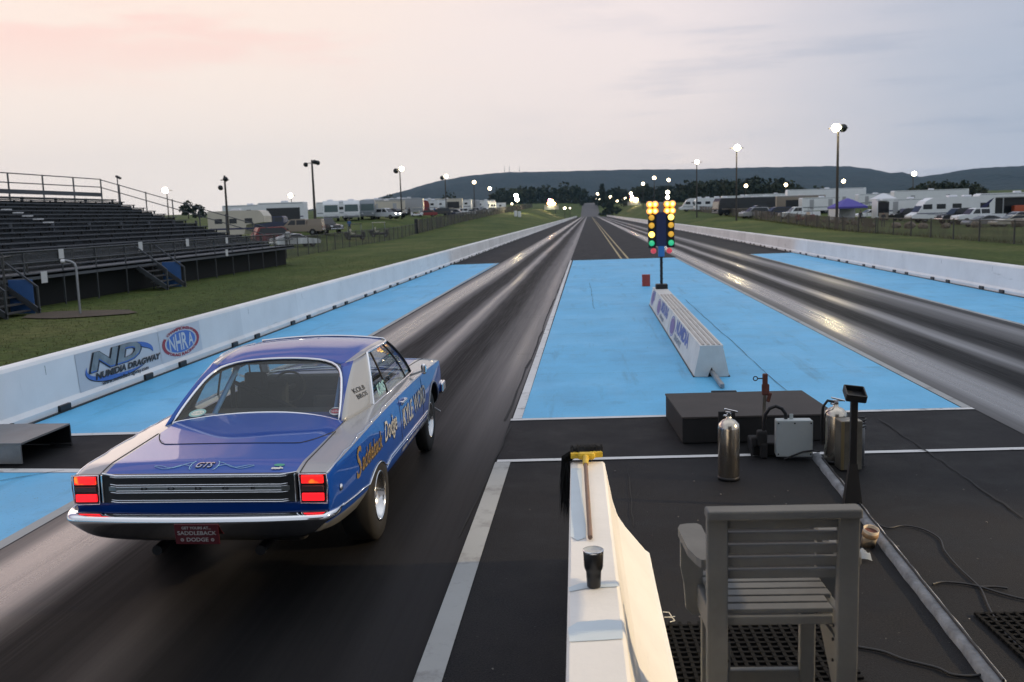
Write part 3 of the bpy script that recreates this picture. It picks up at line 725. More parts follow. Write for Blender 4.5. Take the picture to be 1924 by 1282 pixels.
one=[(0,0,'lamp')]
lamp_at('tall lit lamp post behind the right fence, the nearest',1575,239,101,[(-.35,0,'lamp_bright'),(.35,-.05,None)],.44,r=.15)
lamp_at('lit lamp post on the right bank, second from the nearest',1384,277,143,[(0,0,'lamp_bright')],.46,r=.12)
lamp_at('lit lamp post on the right bank, third from the nearest',1309,304,182,one,.46,r=.12)
lamp_at('pale lit lamp post behind the white motorhomes at the right',1716,326,230,[(0,0,'lamp_cool')],.62)
lamp_at('small lit lamp just right of the tall post, over the purple canopy',1584,340,280,one,.62)
lamp_at('small lit lamp above the dark coach, right lot',1401,349,330,one,.66)
lamp_at('small lit lamp above the white trailer roofs, right lot',1476,347,330,one,.66)
for (u,v,y,w) in ((1256,338,330,'right of the starting lights, uppermost lamp'),(1229,334,310,'above the starting lights, highest of the far row'),(1208,345,372,'up and left of the starting lights'),(1185,363,560,'above the right scoreboard'),(1174,373,600,'third left of the right scoreboard'),(1167,375,620,'fourth left of the right scoreboard'),(1160,378,640,'low, farthest left of the right scoreboard'),(1147,370,660,'right of the dark conifer')):
    lamp_at('far lit lamp post '+w,u,v,y,one,.62 if y<400 else .9,arm=.3)
lamp_at('lit double lamp post right of the starting lights, lower pair',1254,361,250,[(0,0,'lamp_cool'),(-.05,-1.3,'lamp_cool')],.55,arm=.3)
lamp_at('far lit lamp post beside the road crest at the trees',1123,364,780,one,1.15,arm=.3)
lamp_at('lowest dim lamp by the road crest',1126,374,770,[(0,0,'lamp_small')],.7,arm=.3)
lamp_at('faint lamp left of the lowest one by the crest',1121,374,775,[(0,0,'lamp_small')],.7,arm=.3)
lamp_at('unlit tall pole with two floodlights in the left car park',586,305,128,[(-.75,-.25,None),(.55,.05,None),(.95,-.05,None)],.34,r=.18,arm=1.0)
lamp_at('unlit short pole behind the grandstand end',422,336,88,[(.25,0,None),(-.3,-.8,None)],.26,r=.13,arm=.4)
lamp_at('lit lamp post behind the grandstand rail',313,357,150,[(0,0,'lamp_cool')],.55,r=.11)
lamp_at('lit lamp over the left trailers',547,367,210,[(0,0,'lamp_cool')],.6,r=.1)
lamp_at('lit lamp post beyond the left motorhomes, first of the row',751,317,170,[(.45,.0,'lamp'),(-.6,-.3,None)],.5)
lamp_at('lit lamp post in the left row, second one',836,331,212,[(.35,0,'lamp'),(-.6,-.3,None)],.5)
lamp_at('lit lamp post in the left row, third one',890,342,258,[(.2,0,'lamp')],.55)
lamp_at('lit lamp post in the left row, fourth one at the wood edge',920,354,330,[(.1,0,'lamp')],.66)
lamp_at('lit double lamp post before the dark wood on the left',970,367,300,[(0,0,'lamp_bright'),(.3,-1.3,'lamp_bright')],.6,arm=.3)
lamp_at('small lit lamp at the left end of the dark wood',962,383,300,[(0,0,'lamp_small')],.35,arm=.3)
lamp_at('small lit lamp on the bank by the left scoreboard',1061,391,420,[(0,0,'lamp')],.62,arm=.3)
lamp_at('smallest lamp right of the left scoreboard',1071,391,450,[(0,0,'lamp_small')],.42,arm=.3)
# small speaker mast on the stand
p=atd(220,333,52.5); q=thing('lamp_post','small unlit lamp at the top corner of the grandstand','lamp post',(p.x,52.5,p.z-1.6),group='lamp posts around the drag strip')
b=MB(); b.cyl((0,0,0),(0,0,1.55),.03,n=6); b.build('pole',M['rail'],q); b=MB(); b.bbox((.1,-.05,1.58),(.32,.2,.12),.03,rot=Matrix.Rotation(.5,3,'Y')); b.build('lamp_head',M['dark_metal'],q)
# scoreboards
def board(label,u,v,y,rows):
    p=atd(u,v,y); zb=terr(p.x,y); h=p.z-zb
    t=thing('scoreboard',label,'scoreboard',(p.x,y,zb))
    b=MB(); b.box((-1.6,0,h*.5-.6),(.25,.25,h-1)); b.box((1.6,0,h*.5-.6),(.25,.25,h-1)); b.build('leg',M['dark_metal'],t)
    b=MB(); b.bbox((0,0,h-1.6),(6.2,.35,1.9),.05); b.build('panel',M['car_grey'],t)
    b=MB(); b.bbox((0,0,h+.4),(4.4,.4,1.9),.05); b.build('display',M['black'],t)
    for (ox,oz,m,r) in rows:
        b=MB(); b.ball((ox,-.35,h+oz),r,8); b.build('light',M[m],t)
board('left scoreboard lit amber and pink, beside the track end',1036,383,400,[(-.7,1.6,'lamp_pink',.5),(.35,1.3,'lamp_amber',.42),(-1.1,.2,'lamp_amber',.6),(-.2,.2,'lamp_bright',.6),(.7,.2,'lamp_amber',.6),(1.3,.0,'lamp_amber',.5)])
board('right scoreboard lit amber and pink, beside the track end',1191,376,460,[(-.9,1.7,'lamp_pink',.55),(-1.2,.2,'lamp_amber',.6),(-.3,.2,'lamp_amber',.62),(.6,.3,'lamp_bright',.62),(1.5,.3,'lamp_amber',.55),(1.5,-.2,'lamp_amber',.5)])
# two small white blocks in the grass bank
for u,w in ((969,'left'),(976,'right')):
    p=atd(u,404,250); z=terr(p.x,250); q=MB(); q.bbox((0,0,.75),(.75,.6,1.5),.08); o=q.build('marker_box',M['car_white']); o.location=(p.x,250,z); tag(o,'white marker box on the left bank, %s one of the pair'%w,'marker box','white marker boxes on the bank')
# ================================================================== VEHICLES (local axes: length along x, front at -x, base z=0)
_wc={}
def wheel_mesh(r,w):
    k=(round(r,2),round(w,2))
    if k not in _wc:
        q=MB(); X=Matrix.Rotation(PI/2,3,'X')
        q.lathe([(r*.45,-w*.5),(r*.9,-w*.5),(r,-w*.35),(r,w*.35),(r*.9,w*.5),(r*.45,w*.5)],(0,0,0),14,0,X)
        q.lathe([(.01,w*.42),(r*.3,w*.42),(r*.55,w*.48)],(0,0,0),14,1,X); q.lathe([(.01,-w*.42),(r*.3,-w*.42),(r*.55,-w*.48)],(0,0,0),14,1,X)
        _wc[k]=q.mesh('wheel',[M['rubber'],M['grey_metal']])
    return _wc[k]
def wheels(t,xs_,hw,r=.36,w=.25):
    for x in xs_:
        for s in (-1,1): link('wheel',wheel_mesh(r,w),t,(x,s*hw,r))
def side_prism(poly,hw,tumble=0.0,zmid=1.0):
    """profile (x,z) extruded across y, upper part drawn in"""
    q=MB(); n=len(poly)
    def wy(z): return hw-(tumble*max(0,z-zmid))
    tri=tessellate_polygon([[Vector((p[0],p[1],0)) for p in poly]])
    vs=[(x,-wy(z),z) for x,z in poly]+[(x,wy(z),z) for x,z in poly]
    q.add(vs,[tuple(f) for f in tri]+[tuple(n+i for i in f)[::-1] for f in tri]+[(i,(i+1)%n,n+(i+1)%n,n+i) for i in range(n)])
    return q
def place(name,label,cat,u,y,rz,group=None,dz=0.0,dx=0.0):
    p=atd(u,400,y); x=p.x+dx
    return thing(name,label,cat,(x,y,terr(x,y)+dz),rz,group)
def motorhome(label,u,y,rz,L=9.5,col='car_white',stripe='trim_navy',flat_front=True,group=None,swoosh=False):
    t=place('motorhome',label,'motorhome',u,y,rz,group); h=3.15; hl=L/2
    if flat_front: prof=[(-hl,.45),(-hl-.08,1.2),(-hl+.12,2.6),(-hl+.5,h),(hl,h),(hl,.5)]
    else: prof=[(-hl-.1,.5),(-hl-.05,.95),(-hl+.75,1.35),(-hl+1.25,2.15),(-hl+1.7,2.75),(-hl+2.6,h),(hl,h),(hl,.5)]
    side_prism(prof,1.24).build('body',M[col],t)
    w=MB()
    if flat_front: w.add([(-hl-.05,-1.05,1.42),(-hl-.05,1.05,1.42),(-hl+.12,1.0,2.48),(-hl+.12,-1.0,2.48)],[(0,1,2,3)])
    else: w.add([(-hl+.74,-1.1,1.40),(-hl+.74,1.1,1.40),(-hl+1.24,1.08,2.17),(-hl+1.24,-1.08,2.17)],[(0,1,2,3)])
    for v in range(len(w.v)): w.v[v]=(w.v[v][0]-.04,w.v[v][1],w.v[v][2])
    w.build('windshield',M['win_green' if flat_front else 'win'],t)
    xs0=[-hl+1.9,-hl+3.6,-hl+5.6,hl-1.3] if not flat_front else [-hl+.8,-hl+2.9,hl-3.2,hl-1.3]
    for k,x in enumerate(xs0):
        if x>hl-.6: continue
        for s in (-1,1):
            q=MB(); q.bbox((x,s*1.245,2.02),(1.15,.03,.62),.02); q.build('window',M['win'],t)
    for s in (-1,1):
        q=MB(); q.box((0,s*1.243,1.18),(L*.9,.012,.10)); q.box((.3,s*1.243,1.02),(L*.7,.012,.05)); q.build('stripe',M[stripe],t)
        if swoosh:
            q=MB(); q.add([(hl-3.0,s*1.262,.9),(hl-1.7,s*1.262,.9),(hl-.15,s*1.262,2.95),(hl-.75,s*1.262,2.6)],[(0,1,2,3)]); q.build('swoosh',M[stripe],t)
    q=MB(); q.bbox((.2,0,h+.14),(1.1,.9,.28),.08); q.build('roof_unit',M['canopy_white'],t); q=MB(); q.bbox((2.2,.2,h+.12),(1.0,.8,.24),.08); q.build('roof_unit',M['canopy_white'],t)
    q=MB(); q.bbox((-hl-.1,0,.62),(.16,2.3,.28),.04); q.build('bumper',M['grey_metal'],t)
    for s in (-1,1):
        q=MB(); q.bbox((-hl-.1,s*.85,.95),(.06,.3,.18),.03); q.build('headlight',M['canopy_white'],t)
    wheels(t,[-hl+1.6,hl-2.6],1.05,.45,.3); return t
def trailer(label,u,y,rz,L=7,h=3.0,col='car_white',nose='round',win=True,openside=None,group=None,stripe=None,cat='trailer',name='trailer',dz=0):
    t=place(name,label,cat,u,y,rz,group,dz); hl=L/2; zb=.55
    if nose=='round': prof=[(-hl+.25,zb),(-hl,1.0),(-hl,h-.9),(-hl+.3,h-.25),(-hl+.85,h),(hl,h),(hl,zb)]
    elif nose=='fifth': prof=[(-hl,1.75),(-hl-.0,h-.6),(-hl+.35,h-.1),(-hl+.7,h),(hl,h),(hl,zb),(-hl+2.2,zb),(-hl+1.9,1.55)]
    else: prof=[(-hl,zb),(-hl,h-.15),(-hl+.15,h),(hl-.05,h),(hl,h-.05),(hl,zb)]
    side_prism(prof,1.2).build('body',M[col],t)
    if win:
        for x in (-hl*.45,hl*.1,hl*.62):
            for s in (-1,1):
                q=MB(); q.bbox((x,s*1.205,1.95),(.8,.03,.5),.02); q.build('window',M['win'],t)
        for s in (-1,):
            q=MB(); q.bbox((hl*.36,s*1.205,1.5),(.66,.03,1.8),.02); q.build('door',M['car_white'],t)
    if openside:
        q=MB(); q.box((hl*.1,-1.215,1.55),(L*.72,.02,1.75)); q.build('bay_shade',M['car_dark'],t)  # dark panel on the closed side, painted as the shade inside an opening
    stripe=stripe or ('car_grey' if len(label)%2 else 'trim_navy')
    if not win and not openside:
        for x in (-hl*.5,hl*.45):
            q=MB(); q.bbox((x,-1.206,1.65),(.75,.02,1.75),.02); q.build('door',M['car_silver'],t)
    q=MB(); q.box((0,-1.208,h-.16),(L*.93,.012,.07)); q.build('roof_trim',M['car_grey'],t)
    if stripe:
        for s in (-1,1):
            q=MB(); q.box((0,s*1.206,1.15),(L*.96,.012,.16)); q.build('stripe',M[stripe],t)
    q=MB(); q.bbox((.3,0,h+.12),(.9,.8,.24),.07); q.build('roof_unit',M['canopy_white'],t)
    wheels(t,[hl*.22,hl*.22+.85],1.05,.36,.22); return t
def pickup(label,u,y,rz,col='car_white',crew=True,group=None,lit=False,cap=None):
    t=place('pickup_truck',label,'pickup truck',u,y,rz,group)
    prof=[(-2.85,.48),(-2.9,.85),(-2.75,1.08),(-1.45,1.18),(2.85,1.15),(2.9,.6),(2.8,.48)]
    side_prism(prof,.97,.06,.9).build('body',M[col],t)
    x1=1.05 if crew else .35
    cab=[(-1.5,1.15),(-.85,1.82),(-.6,1.9),(x1-.25,1.9),(x1,1.75),(x1+.05,1.15)]
    side_prism(cab,.90,.16,1.15).build('cab',M[col],t)
    q=MB(); q.add([(-1.50,-.82,1.2),(-1.50,.82,1.2),(-.88,.72,1.81),(-.88,-.72,1.81)],[(0,1,2,3)]); q.v=[(a-.03,b,c) for a,b,c in q.v]; q.build('windshield',M['win'],t)
    for s in (-1,1):
        for (a,b2) in (((-1.15,-.22),(-.08,x1-.12)) if crew else ((-1.15,.2),)):
            q=MB(); f=lambda x,z:(x,s*(.905-.16*(z-1.15)+.01),z); q.add([f(a,1.24),f(b2,1.24),f(b2,1.76),f(max(a,-.72) if a<-.5 else a,1.76)],[(0,1,2,3)]); q.build('side_window',M['win'],t)
        q=MB(); q.bbox((-2.86,s*.72,.92),(.1,.3,.2),.03); q.build('headlight',M['head' if lit else 'canopy_white'],t)
        q=MB(); q.bbox((2.88,s*.86,.98),(.06,.16,.3),.02); q.build('tail_light',M['car_red'],t)
    q=MB(); q.bbox((-2.92,0,.6),(.14,1.8,.2),.04); q.bbox((2.93,0,.6),(.12,1.8,.16),.03); q.build('bumper',M['chrome'],t)
    q=MB(); q.box(((x1+2.8)/2+.05,0,1.16),(2.8-x1-.15,1.6,.02)); q.build('bed',M['car_dark'],t)
    if cap:
        side_prism([(x1+.1,1.15),(x1+.15,1.85),(2.75,1.85),(2.85,1.15)],.9,.1,1.15).build('bed_cap',M[cap],t)
    wheels(t,[-1.9,1.75],.88,.38,.26); return t
def car(label,u,y,rz,col='car_white',kind='sedan',group=None):
    t=place('parked_car',label,'car',u,y,rz,group)
    if kind=='suv':
        body=[(-2.3,.4),(-2.35,.8),(-2.2,.98),(-1.2,1.06),(2.3,1.06),(2.35,.6),(2.25,.4)]; cab=[(-1.25,1.04),(-.6,1.66),(-.35,1.72),(1.9,1.70),(2.25,1.04)]
    elif kind=='sport':
        body=[(-2.2,.3),(-2.25,.5),(-2.0,.72),(-.9,.84),(1.6,.92),(2.15,.86),(2.2,.45),(2.1,.3)]; cab=[(-1.0,.82),(-.25,1.2),(.1,1.26),(.7,1.22),(1.7,.90)]
    else:
        body=[(-2.3,.34),(-2.35,.6),(-2.15,.8),(-1.0,.9),(1.5,.94),(2.25,.9),(2.3,.5),(2.2,.34)]; cab=[(-1.1,.88),(-.4,1.36),(-.1,1.42),(.9,1.40),(1.7,.92)]
    side_prism(body,.9,.06,.7).build('body',M[col],t); zb=cab[0][1]; zt=max(c[1] for c in cab)
    side_prism(cab,.82,.22,zb).build('roof',M[col],t)
    for s in (-1,1):
        q=MB(); sh=[(c[0]*.9+.02,zb+(c[1]-zb)*.84+.03) for c in cab]; n=len(sh)
        vs=[(x,s*(.835-.22*(z-zb)),z) for x,z in sh]; q.add(vs,[tuple(range(n))]); q.build('side_window',M['win'],t)
        q=MB(); q.bbox((body[1][0]+.08,s*.62,body[1][1]+.08),(.12,.34,.13),.03); q.build('headlight',M['canopy_white'],t)
    q=MB(); a,b2=cab[0],cab[1]; q.add([(a[0]-.02,-.72,a[1]+.05),(a[0]-.02,.72,a[1]+.05),(b2[0]-.04,.66,b2[1]-.02),(b2[0]-.04,-.66,b2[1]-.02)],[(0,1,2,3)]); q.v=[(x-.01,y_,z+.02) for x,y_,z in q.v]; q.build('windshield',M['win'],t)
    wheels(t,[-1.4,1.4],.78,.33,.22); return t
def canopy(label,u,y,rz,col,w=3.2,h=2.2,ph=1.1,group=None,walls=None):
    t=place('canopy_tent',label,'canopy',u,y,rz,group); a=w/2
    q=MB(); q.add([(-a,-a,h),(a,-a,h),(a,a,h),(-a,a,h),(-a*.3,-a*.3,h+ph*.75),(a*.3,-a*.3,h+ph*.75),(a*.3,a*.3,h+ph*.75),(-a*.3,a*.3,h+ph*.75),(0,0,h+ph)],[(0,1,5,4),(1,2,6,5),(2,3,7,6),(3,0,4,7),(4,5,8),(5,6,8),(6,7,8),(7,4,8)])
    for s in ((0,-a),(0,a)): q.box((0,s[1],h-.12),(w,.02,.26)); 
    for s in (-a,a): q.box((s,0,h-.12),(.02,w,.26))
    q.build('roof',M[col],t)
    for sx in (-1,1):
        for sy in (-1,1):
            q=MB(); q.box((sx*a*.97,sy*a*.97,h/2),(.06,.06,h)); q.build('leg',M['galv'],t)
    if walls:
        q=MB(); q.box((0,a*.95,h*.5),(w*.94,.02,h*.82)); q.box((-a*.95,0,h*.5),(.02,w*.94,h*.82)); q.build('side_wall',M[walls],t)
    return t
def cart(label,u,y,rz,col='car_dark',roof='car_cream',group=None):
    t=place('golf_cart',label,'golf cart',u,y,rz,group)
    q=MB(); q.bbox((0,0,.42),(2.3,1.1,.3),.08); q.bbox((-.95,0,.7),(.35,1.05,.5),.1); q.bbox((.95,0,.7),(.6,1.05,.4),.08); q.build('body',M[col],t)
    q=MB(); q.bbox((.25,0,.72),(.5,1.0,.16),.05); q.bbox((.5,0,1.0),(.12,1.0,.5),.05); q.build('seat',M['car_cream'],t)
    q=MB(); q.bbox((.05,0,1.82),(1.7,1.15,.07),.03); q.build('roof',M[roof],t)
    q=MB()
    for x in (-.72,.8):
        for s in (-.5,.5): q.bar((x*1.05,s,.6),(x*.95,s,1.8),.04,.04)
    q.build('roof_post',M['galv'],t); wheels(t,[-.8,.75],.5,.22,.18); return t
def person(label,u,y,shirt,trousers,rz=0.):
    t=place('person',label,'person',u,y,rz)
    me=bpy.data.meshes.new('body'); 
    J=[(0,0,.92),(0,0,1.15),(0,0,1.42),(0,0,1.52),(0,-.02,1.66),(.10,0,.88),(.12,-.02,.48),(.12,.02,.07),(-.10,0,.88),(-.13,.05,.48),(-.12,.10,.07),(.19,0,1.40),(.25,.02,1.13),(.24,-.08,.90),(-.19,0,1.40),(-.26,.0,1.13),(-.22,-.10,.92),(.12,-.14,.04),(-.12,-.06,.04)]
    E=[(0,1),(1,2),(2,3),(3,4),(0,5),(5,6),(6,7),(0,8),(8,9),(9,10),(2,11),(11,12),(12,13),(2,14),(14,15),(15,16),(7,17),(10,18)]
    Rr=[.16,.15,.17,.06,.10,.10,.07,.05,.10,.07,.05,.07,.05,.04,.07,.05,.04,.04,.04]
    me.from_pydata(J,E,[]); o=bpy.data.objects.new('body',me); COL.objects.link(o)
    md=o.modifiers.new('skin','SKIN'); 
    if not me.skin_vertices: me.skin_vertices.new()
    for sv,r in zip(me.skin_vertices[0].data,Rr): sv.radius=(r,r*.85)
    me.skin_vertices[0].data[0].use_root=True
    o.modifiers.new('sub','SUBSURF').render_levels=1
    dg=bpy.context.evaluated_depsgraph_get(); nm=bpy.data.meshes.new_from_object(o.evaluated_get(dg)); bpy.data.objects.remove(o)
    nm.materials.clear()
    for m in (shirt,trousers,'skin'): nm.materials.append(M[m])
    for p in nm.polygons:
        z=p.center.z; p.material_index=2 if (z>1.50 or (abs(p.center.x)>.18 and z<1.08 and z>.8)) else (1 if z<.93 else 0); p.use_smooth=True
    link('body',nm,t)
    q=MB(); q.lathe([(.001,.12),(.07,.10),(.105,.03),(.10,-.05),(.02,-.06)],(0,.015,1.68),10); q.build('hair',M['car_dark'],t)
M['skin']=mat('skin',(.35,.20,.14),.6)
M['shirt_grey']=mat('shirt_grey',(.05,.05,.055),.9); M['shirt_blue']=mat('shirt_blue',(.05,.13,.3),.9); M['shirt_white']=mat('shirt_white',(.55,.54,.53),.9); M['denim']=mat('denim',(.03,.045,.09),.9)
GL,GR='vehicles parked in the left lot','vehicles parked in the right lot'
R=math.radians
# ---- left lot (broadside = front toward -x)
trailer('cream round-cornered fifth-wheel trailer behind the grandstand end',450,96,R(180),6.0,3.0,'car_cream','fifth',group=GL)
trailer('long pale trailer with an open dark side, behind the round cream trailer',532,132,R(4),6.6,3.2,'car_white','box',False,True,group=GL)
trailer('long grey-white trailer roof behind the cream trailer, leftmost in the lot',468,150,R(0),8,3.0,'car_white','box',True,group=GL)
pickup('dark blue pickup in front of the open-sided trailer',520,112,R(0),'car_navy',group=GL)
pickup('tan pickup with a tan bed cap, left lot',560,106,R(5),'car_tan',cap='car_tan',group=GL)
car('low white sports car by the fence, left lot',551,86,R(222),'car_white','sport',GL)
car('dark red car behind the grandstand end',517,90,R(215),'car_red','suv',GL)
pickup('dark pickup facing the track beside the unlit pole',606,112,R(140),'car_dark',group=GL)
motorhome('white motorhome facing the track, left one of three',622,148,R(106),9,'car_white','car_grey',group=GL)
motorhome('white motorhome facing the track, middle one of three',661,150,R(104),9,'car_white','car_grey',group=GL)
motorhome('grey-blue motorhome facing the track, right one of three',692,158,R(102),9.5,'car_grey','trim_navy',group=GL)
trailer('white trailer with a dark door between two motorhomes',639,165,R(5),8,3.1,'car_white','box',True,group=GL)
cart('golf cart with a cream roof on the grass, left lot',711,116,R(190),group=GL)
cart('low dark utility cart behind the left fence',665,106,R(200),'car_dark','car_dark',GL)
person('person in blue standing by the white motorhomes',655,118,'shirt_blue','denim')
person('person in a white shirt by the fence, beside the grandstand end',538,84,'shirt_white','shirt_grey')
pickup('white pickup with lit headlights facing the track',721,160,R(160),'car_white',lit=True,group=GL)
trailer('beige trailer with a dark curved stripe, left lot',724,190,R(20),8,3.1,'car_cream','round',False,group=GL,stripe='car_dark')
trailer('pale grey box trailer behind the white pickup',757,200,R(5),9,3.4,'car_silver','box',False,group=GL)
car('dark car beside the white pickup with lit headlights',742,170,R(150),'car_dark','suv',GL)
k=0
for (u,y,kind,col,txt) in ((783,185,'cart','car_white','white golf cart'),(800,190,'car','car_red','dark red car'),(777,225,'tr','car_red','red trailer'),(797,235,'tr','car_white','white camper with a cab bulge'),(812,240,'tr','car_white','white camper trailer'),(838,250,'aw','car_cream','open-sided trailer with a pale awning'),(826,205,'car','car_dark','black car'),(845,210,'cart','car_navy','dark blue golf cart'),(856,212,'car','car_silver','silver car'),(871,222,'pk','car_white','white pickup'),(862,262,'tr','car_white','white travel trailer'),(877,270,'tr','car_silver','silver travel trailer'),(893,280,'tr','car_white','white toy-hauler trailer'),(885,235,'car','car_navy','navy car'),(897,245,'pk','car_silver','silver pickup'),(909,270,'car','car_white','white car'),(915,300,'mh','car_white','white motorhome by the wood'),(930,330,'tr','car_white','small white trailer'),(905,310,'tr','car_cream','cream trailer'),(922,290,'car','car_dark','dark car')):
    lab='far '+txt+' in the left lot, '+['just right of the first lit post','before the red trailer','right of the white pickup','above the dark red car','left of the pale awning','under the second lit post','in front of the pale awning','right of the black car','beyond the blue golf cart','left of the third lit post','right of the pale awning','above the white pickup','under the third lit post','by the foot of the third post','right of the third lit post','between third and fourth posts','near the fourth lit post','right of the fourth post','left of the fourth lit post','before the wood edge trailer'][k]; k+=1
    rz=R(rnd.uniform(-25,25)+(180 if k%3==0 else 0))
    if kind=='tr': trailer(lab,u,y,rz,7.5,3.0,col,'round' if k%2 else 'box',group=GL)
    elif kind=='aw': trailer(lab,u,y,R(5),9,3.3,col,'box',False,True,GL)
    elif kind=='mh': motorhome(lab,u,y,R(70),9,col,'car_grey',group=GL)
    elif kind=='pk': pickup(lab,u,y,rz,col,group=GL)
    elif kind=='cart': cart(lab,u,y,rz,col,group=GL)
    else: car(lab,u,y,rz,col,'suv' if k%2 else 'sedan',GL)
for (u,y,sh,txt) in ((762,178,'shirt_white','in white beside the first lit post'),(769,182,'shirt_grey','in dark clothes by the golf cart'),(806,200,'shirt_grey','in dark clothes near the dark red car'),(817,205,'shirt_blue','in blue by the black car'),(868,230,'shirt_white','in white past the silver car')):
    person('far person '+txt,u,y,sh,'shirt_grey')
for i,u in enumerate((706,716,735,748,768,790,806,822,850,866,884,898,912)):
    yv=225+i*9+rnd.uniform(-8,8); trailer('far white camper in the packed row at the back of the left lot',u,yv,R(rnd.uniform(-20,100)),7,rnd.uniform(2.9,3.5),('car_white','car_silver','car_white')[i%3],('round','box')[i%2],i%2==0,group='packed far campers in the left lot',dz=.5)
# ---- right lot
motorhome('white motorhome in profile, farthest left on the right bank',1312,232,R(0),9,'car_white','car_grey',False,GR)
motorhome('long white motorhome with four dark windows, right bank',1345,225,R(3),10,'car_white','car_grey',group=GR)
canopy('blue canopy between the white motorhome and the dark coach',1365,205,0,'canopy_blue',3.2,2.0,.9,GR)
motorhome('dark brown coach under the small lit lamp',1398,176,R(20),11.5,'car_dark','car_tan',group=GR)
trailer('white trailer roof behind the dark coach',1392,250,R(0),10,3.4,'car_white','box',False,group=GR)
trailer('white fifth-wheel trailer with red side, behind the dark pickup',1436,215,R(2),9,3.2,'car_white','fifth',stripe='car_red',group=GR)
trailer('white round-nosed camper behind the navy car',1467,195,R(0),8,3.0,'car_white','round',group=GR)
trailer('long pale trailer roof farther back in the right lot',1455,270,R(0),16,3.6,'car_white','box',False,group=GR)
pickup('dark pickup beside the dark coach',1428,158,R(10),'car_dark',group=GR)
car('white hatch car in front of the dark pickup',1418,150,R(15),'car_silver','suv',GR)
car('navy car between dark pickup and white pickup',1460,148,R(12),'car_navy','suv',GR)
pickup('white pickup with a dark window, left of the long white building',1501,142,R(5),'car_white',False,GR)
cart('dark buggy with riders on the grass, before the white pickup',1512,126,R(15),'car_red','car_dark',GR)
trailer('tan trailer with a shaded open side, behind the white pickup',1502,182,R(0),9,3.2,'car_tan','box',False,True,group=GR)
trailer('very long white flat-roofed hauler behind the purple canopy',1550,215,R(0),17,4.4,'car_white','box',False,group=GR)
trailer('white trailer with a lit doorway, left of the purple canopy',1540,175,R(2),7,2.9,'car_white','box',False,group=GR)
canopy('large purple canopy with pale walls in the right lot',1592,140,R(8),'canopy_purple',4.2,2.1,1.25,GR,'canopy_white')
person('person in dark clothes beside the purple canopy',1617,128,'shirt_grey','shirt_grey')
car('white car between purple canopy and dark open trailer',1636,150,R(8),'car_white','sedan',GR)
trailer('plain white trailer behind the white car, right of the purple canopy',1641,205,R(0),7,3.0,'car_white','box',False,group=GR)
canopy('white peaked canopy above the dark open trailer',1659,165,0,'canopy_white',3.6,2.6,1.0,GR)
t=place('cargo_trailer','dark open trailer box under the white peaked canopy','trailer',1658,140,R(4),GR)
q=MB(); q.box((0,1.1,1.6),(2.2,.08,2.6)); q.box((0,0,2.85),(2.3,2.3,.08)); q.box((-1.1,0,1.6),(.08,2.2,2.6)); q.box((0,0,.5),(2.3,2.3,.12)); q.build('frame',M['car_white'],t)
q=MB(); q.box((0,.3,1.6),(2.1,.06,2.1)); q.build('dark_interior',M['car_dark'],t)
q=MB(); q.bbox((-.25,-1.15,.62),(1.4,.08,.9),.02); q.build('ramp_door',M['car_tan'],t); wheels(t,[0.2],1.0,.33,.2)
trailer('white enclosed trailer with a red badge, left of the big motorhome',1706,148,R(-8),8,2.9,'car_white','box',False,group=GR)
car('dark green suv before the white enclosed trailer',1705,136,R(10),'car_dark','suv',GR)
motorhome('big white motorhome with a dark blue swoosh, right lot',1784,126,R(3),10.4,'car_white','trim_navy',False,GR,True)
trailer('white fifth-wheel trailer at the right edge',1905,140,R(0),11,3.4,'car_white','fifth',group=GR)
trailer('long white trailer roof behind the big motorhome',1745,190,R(0),14,3.5,'car_white','box',False,group=GR)
pickup('dark pickup in front of the big motorhome tail',1806,119,R(12),'car_dark',group=GR)
pickup('white crew-cab pickup behind the right fence',1838,116,R(8),'car_white',group=GR)
t=place('cargo_trailer','dark open garage trailer with an orange car inside, right edge','trailer',1898,130,R(0),GR)
q=MB(); q.box((0,1.1,1.7),(7,.08,2.3)); q.box((0,0,2.9),(7.2,2.3,.1)); q.box((0,0,.55),(7.2,2.3,.12)); q.box((-1.4,-1.1,1.7),(.12,.1,2.3)); q.box((-3.5,0,1.7),(.1,2.2,2.3)); q.build('frame',M['car_silver'],t)
q=MB(); q.box((0,.9,1.7),(6.9,.06,2.2)); q.build('dark_interior',M['car_dark'],t)
q=MB(); q.bbox((1.6,-.5,1.35),(3.0,1.0,.9),.15); q.build('race_car',M['car_orange'],t)
wheels(t,[.5,1.4],1.05,.36,.2)
car('silver sedan at the right edge of the lot',1912,113,R(10),'car_silver','sedan',GR)
car('low grey sports car behind the fence, before the white pickup',1850,108,R(8),'car_silver','sport',GR)
car('low pale pink race car behind the fence at the right edge',1903,105,R(8),'car_cream','sport',GR)
person('person in dark shorts crossing the grass, right lot',1660,112,'shirt_grey','shirt_grey')
M['rock']=mat('pale_stone',(.17,.14,.11),.95,noise=(2,.4))
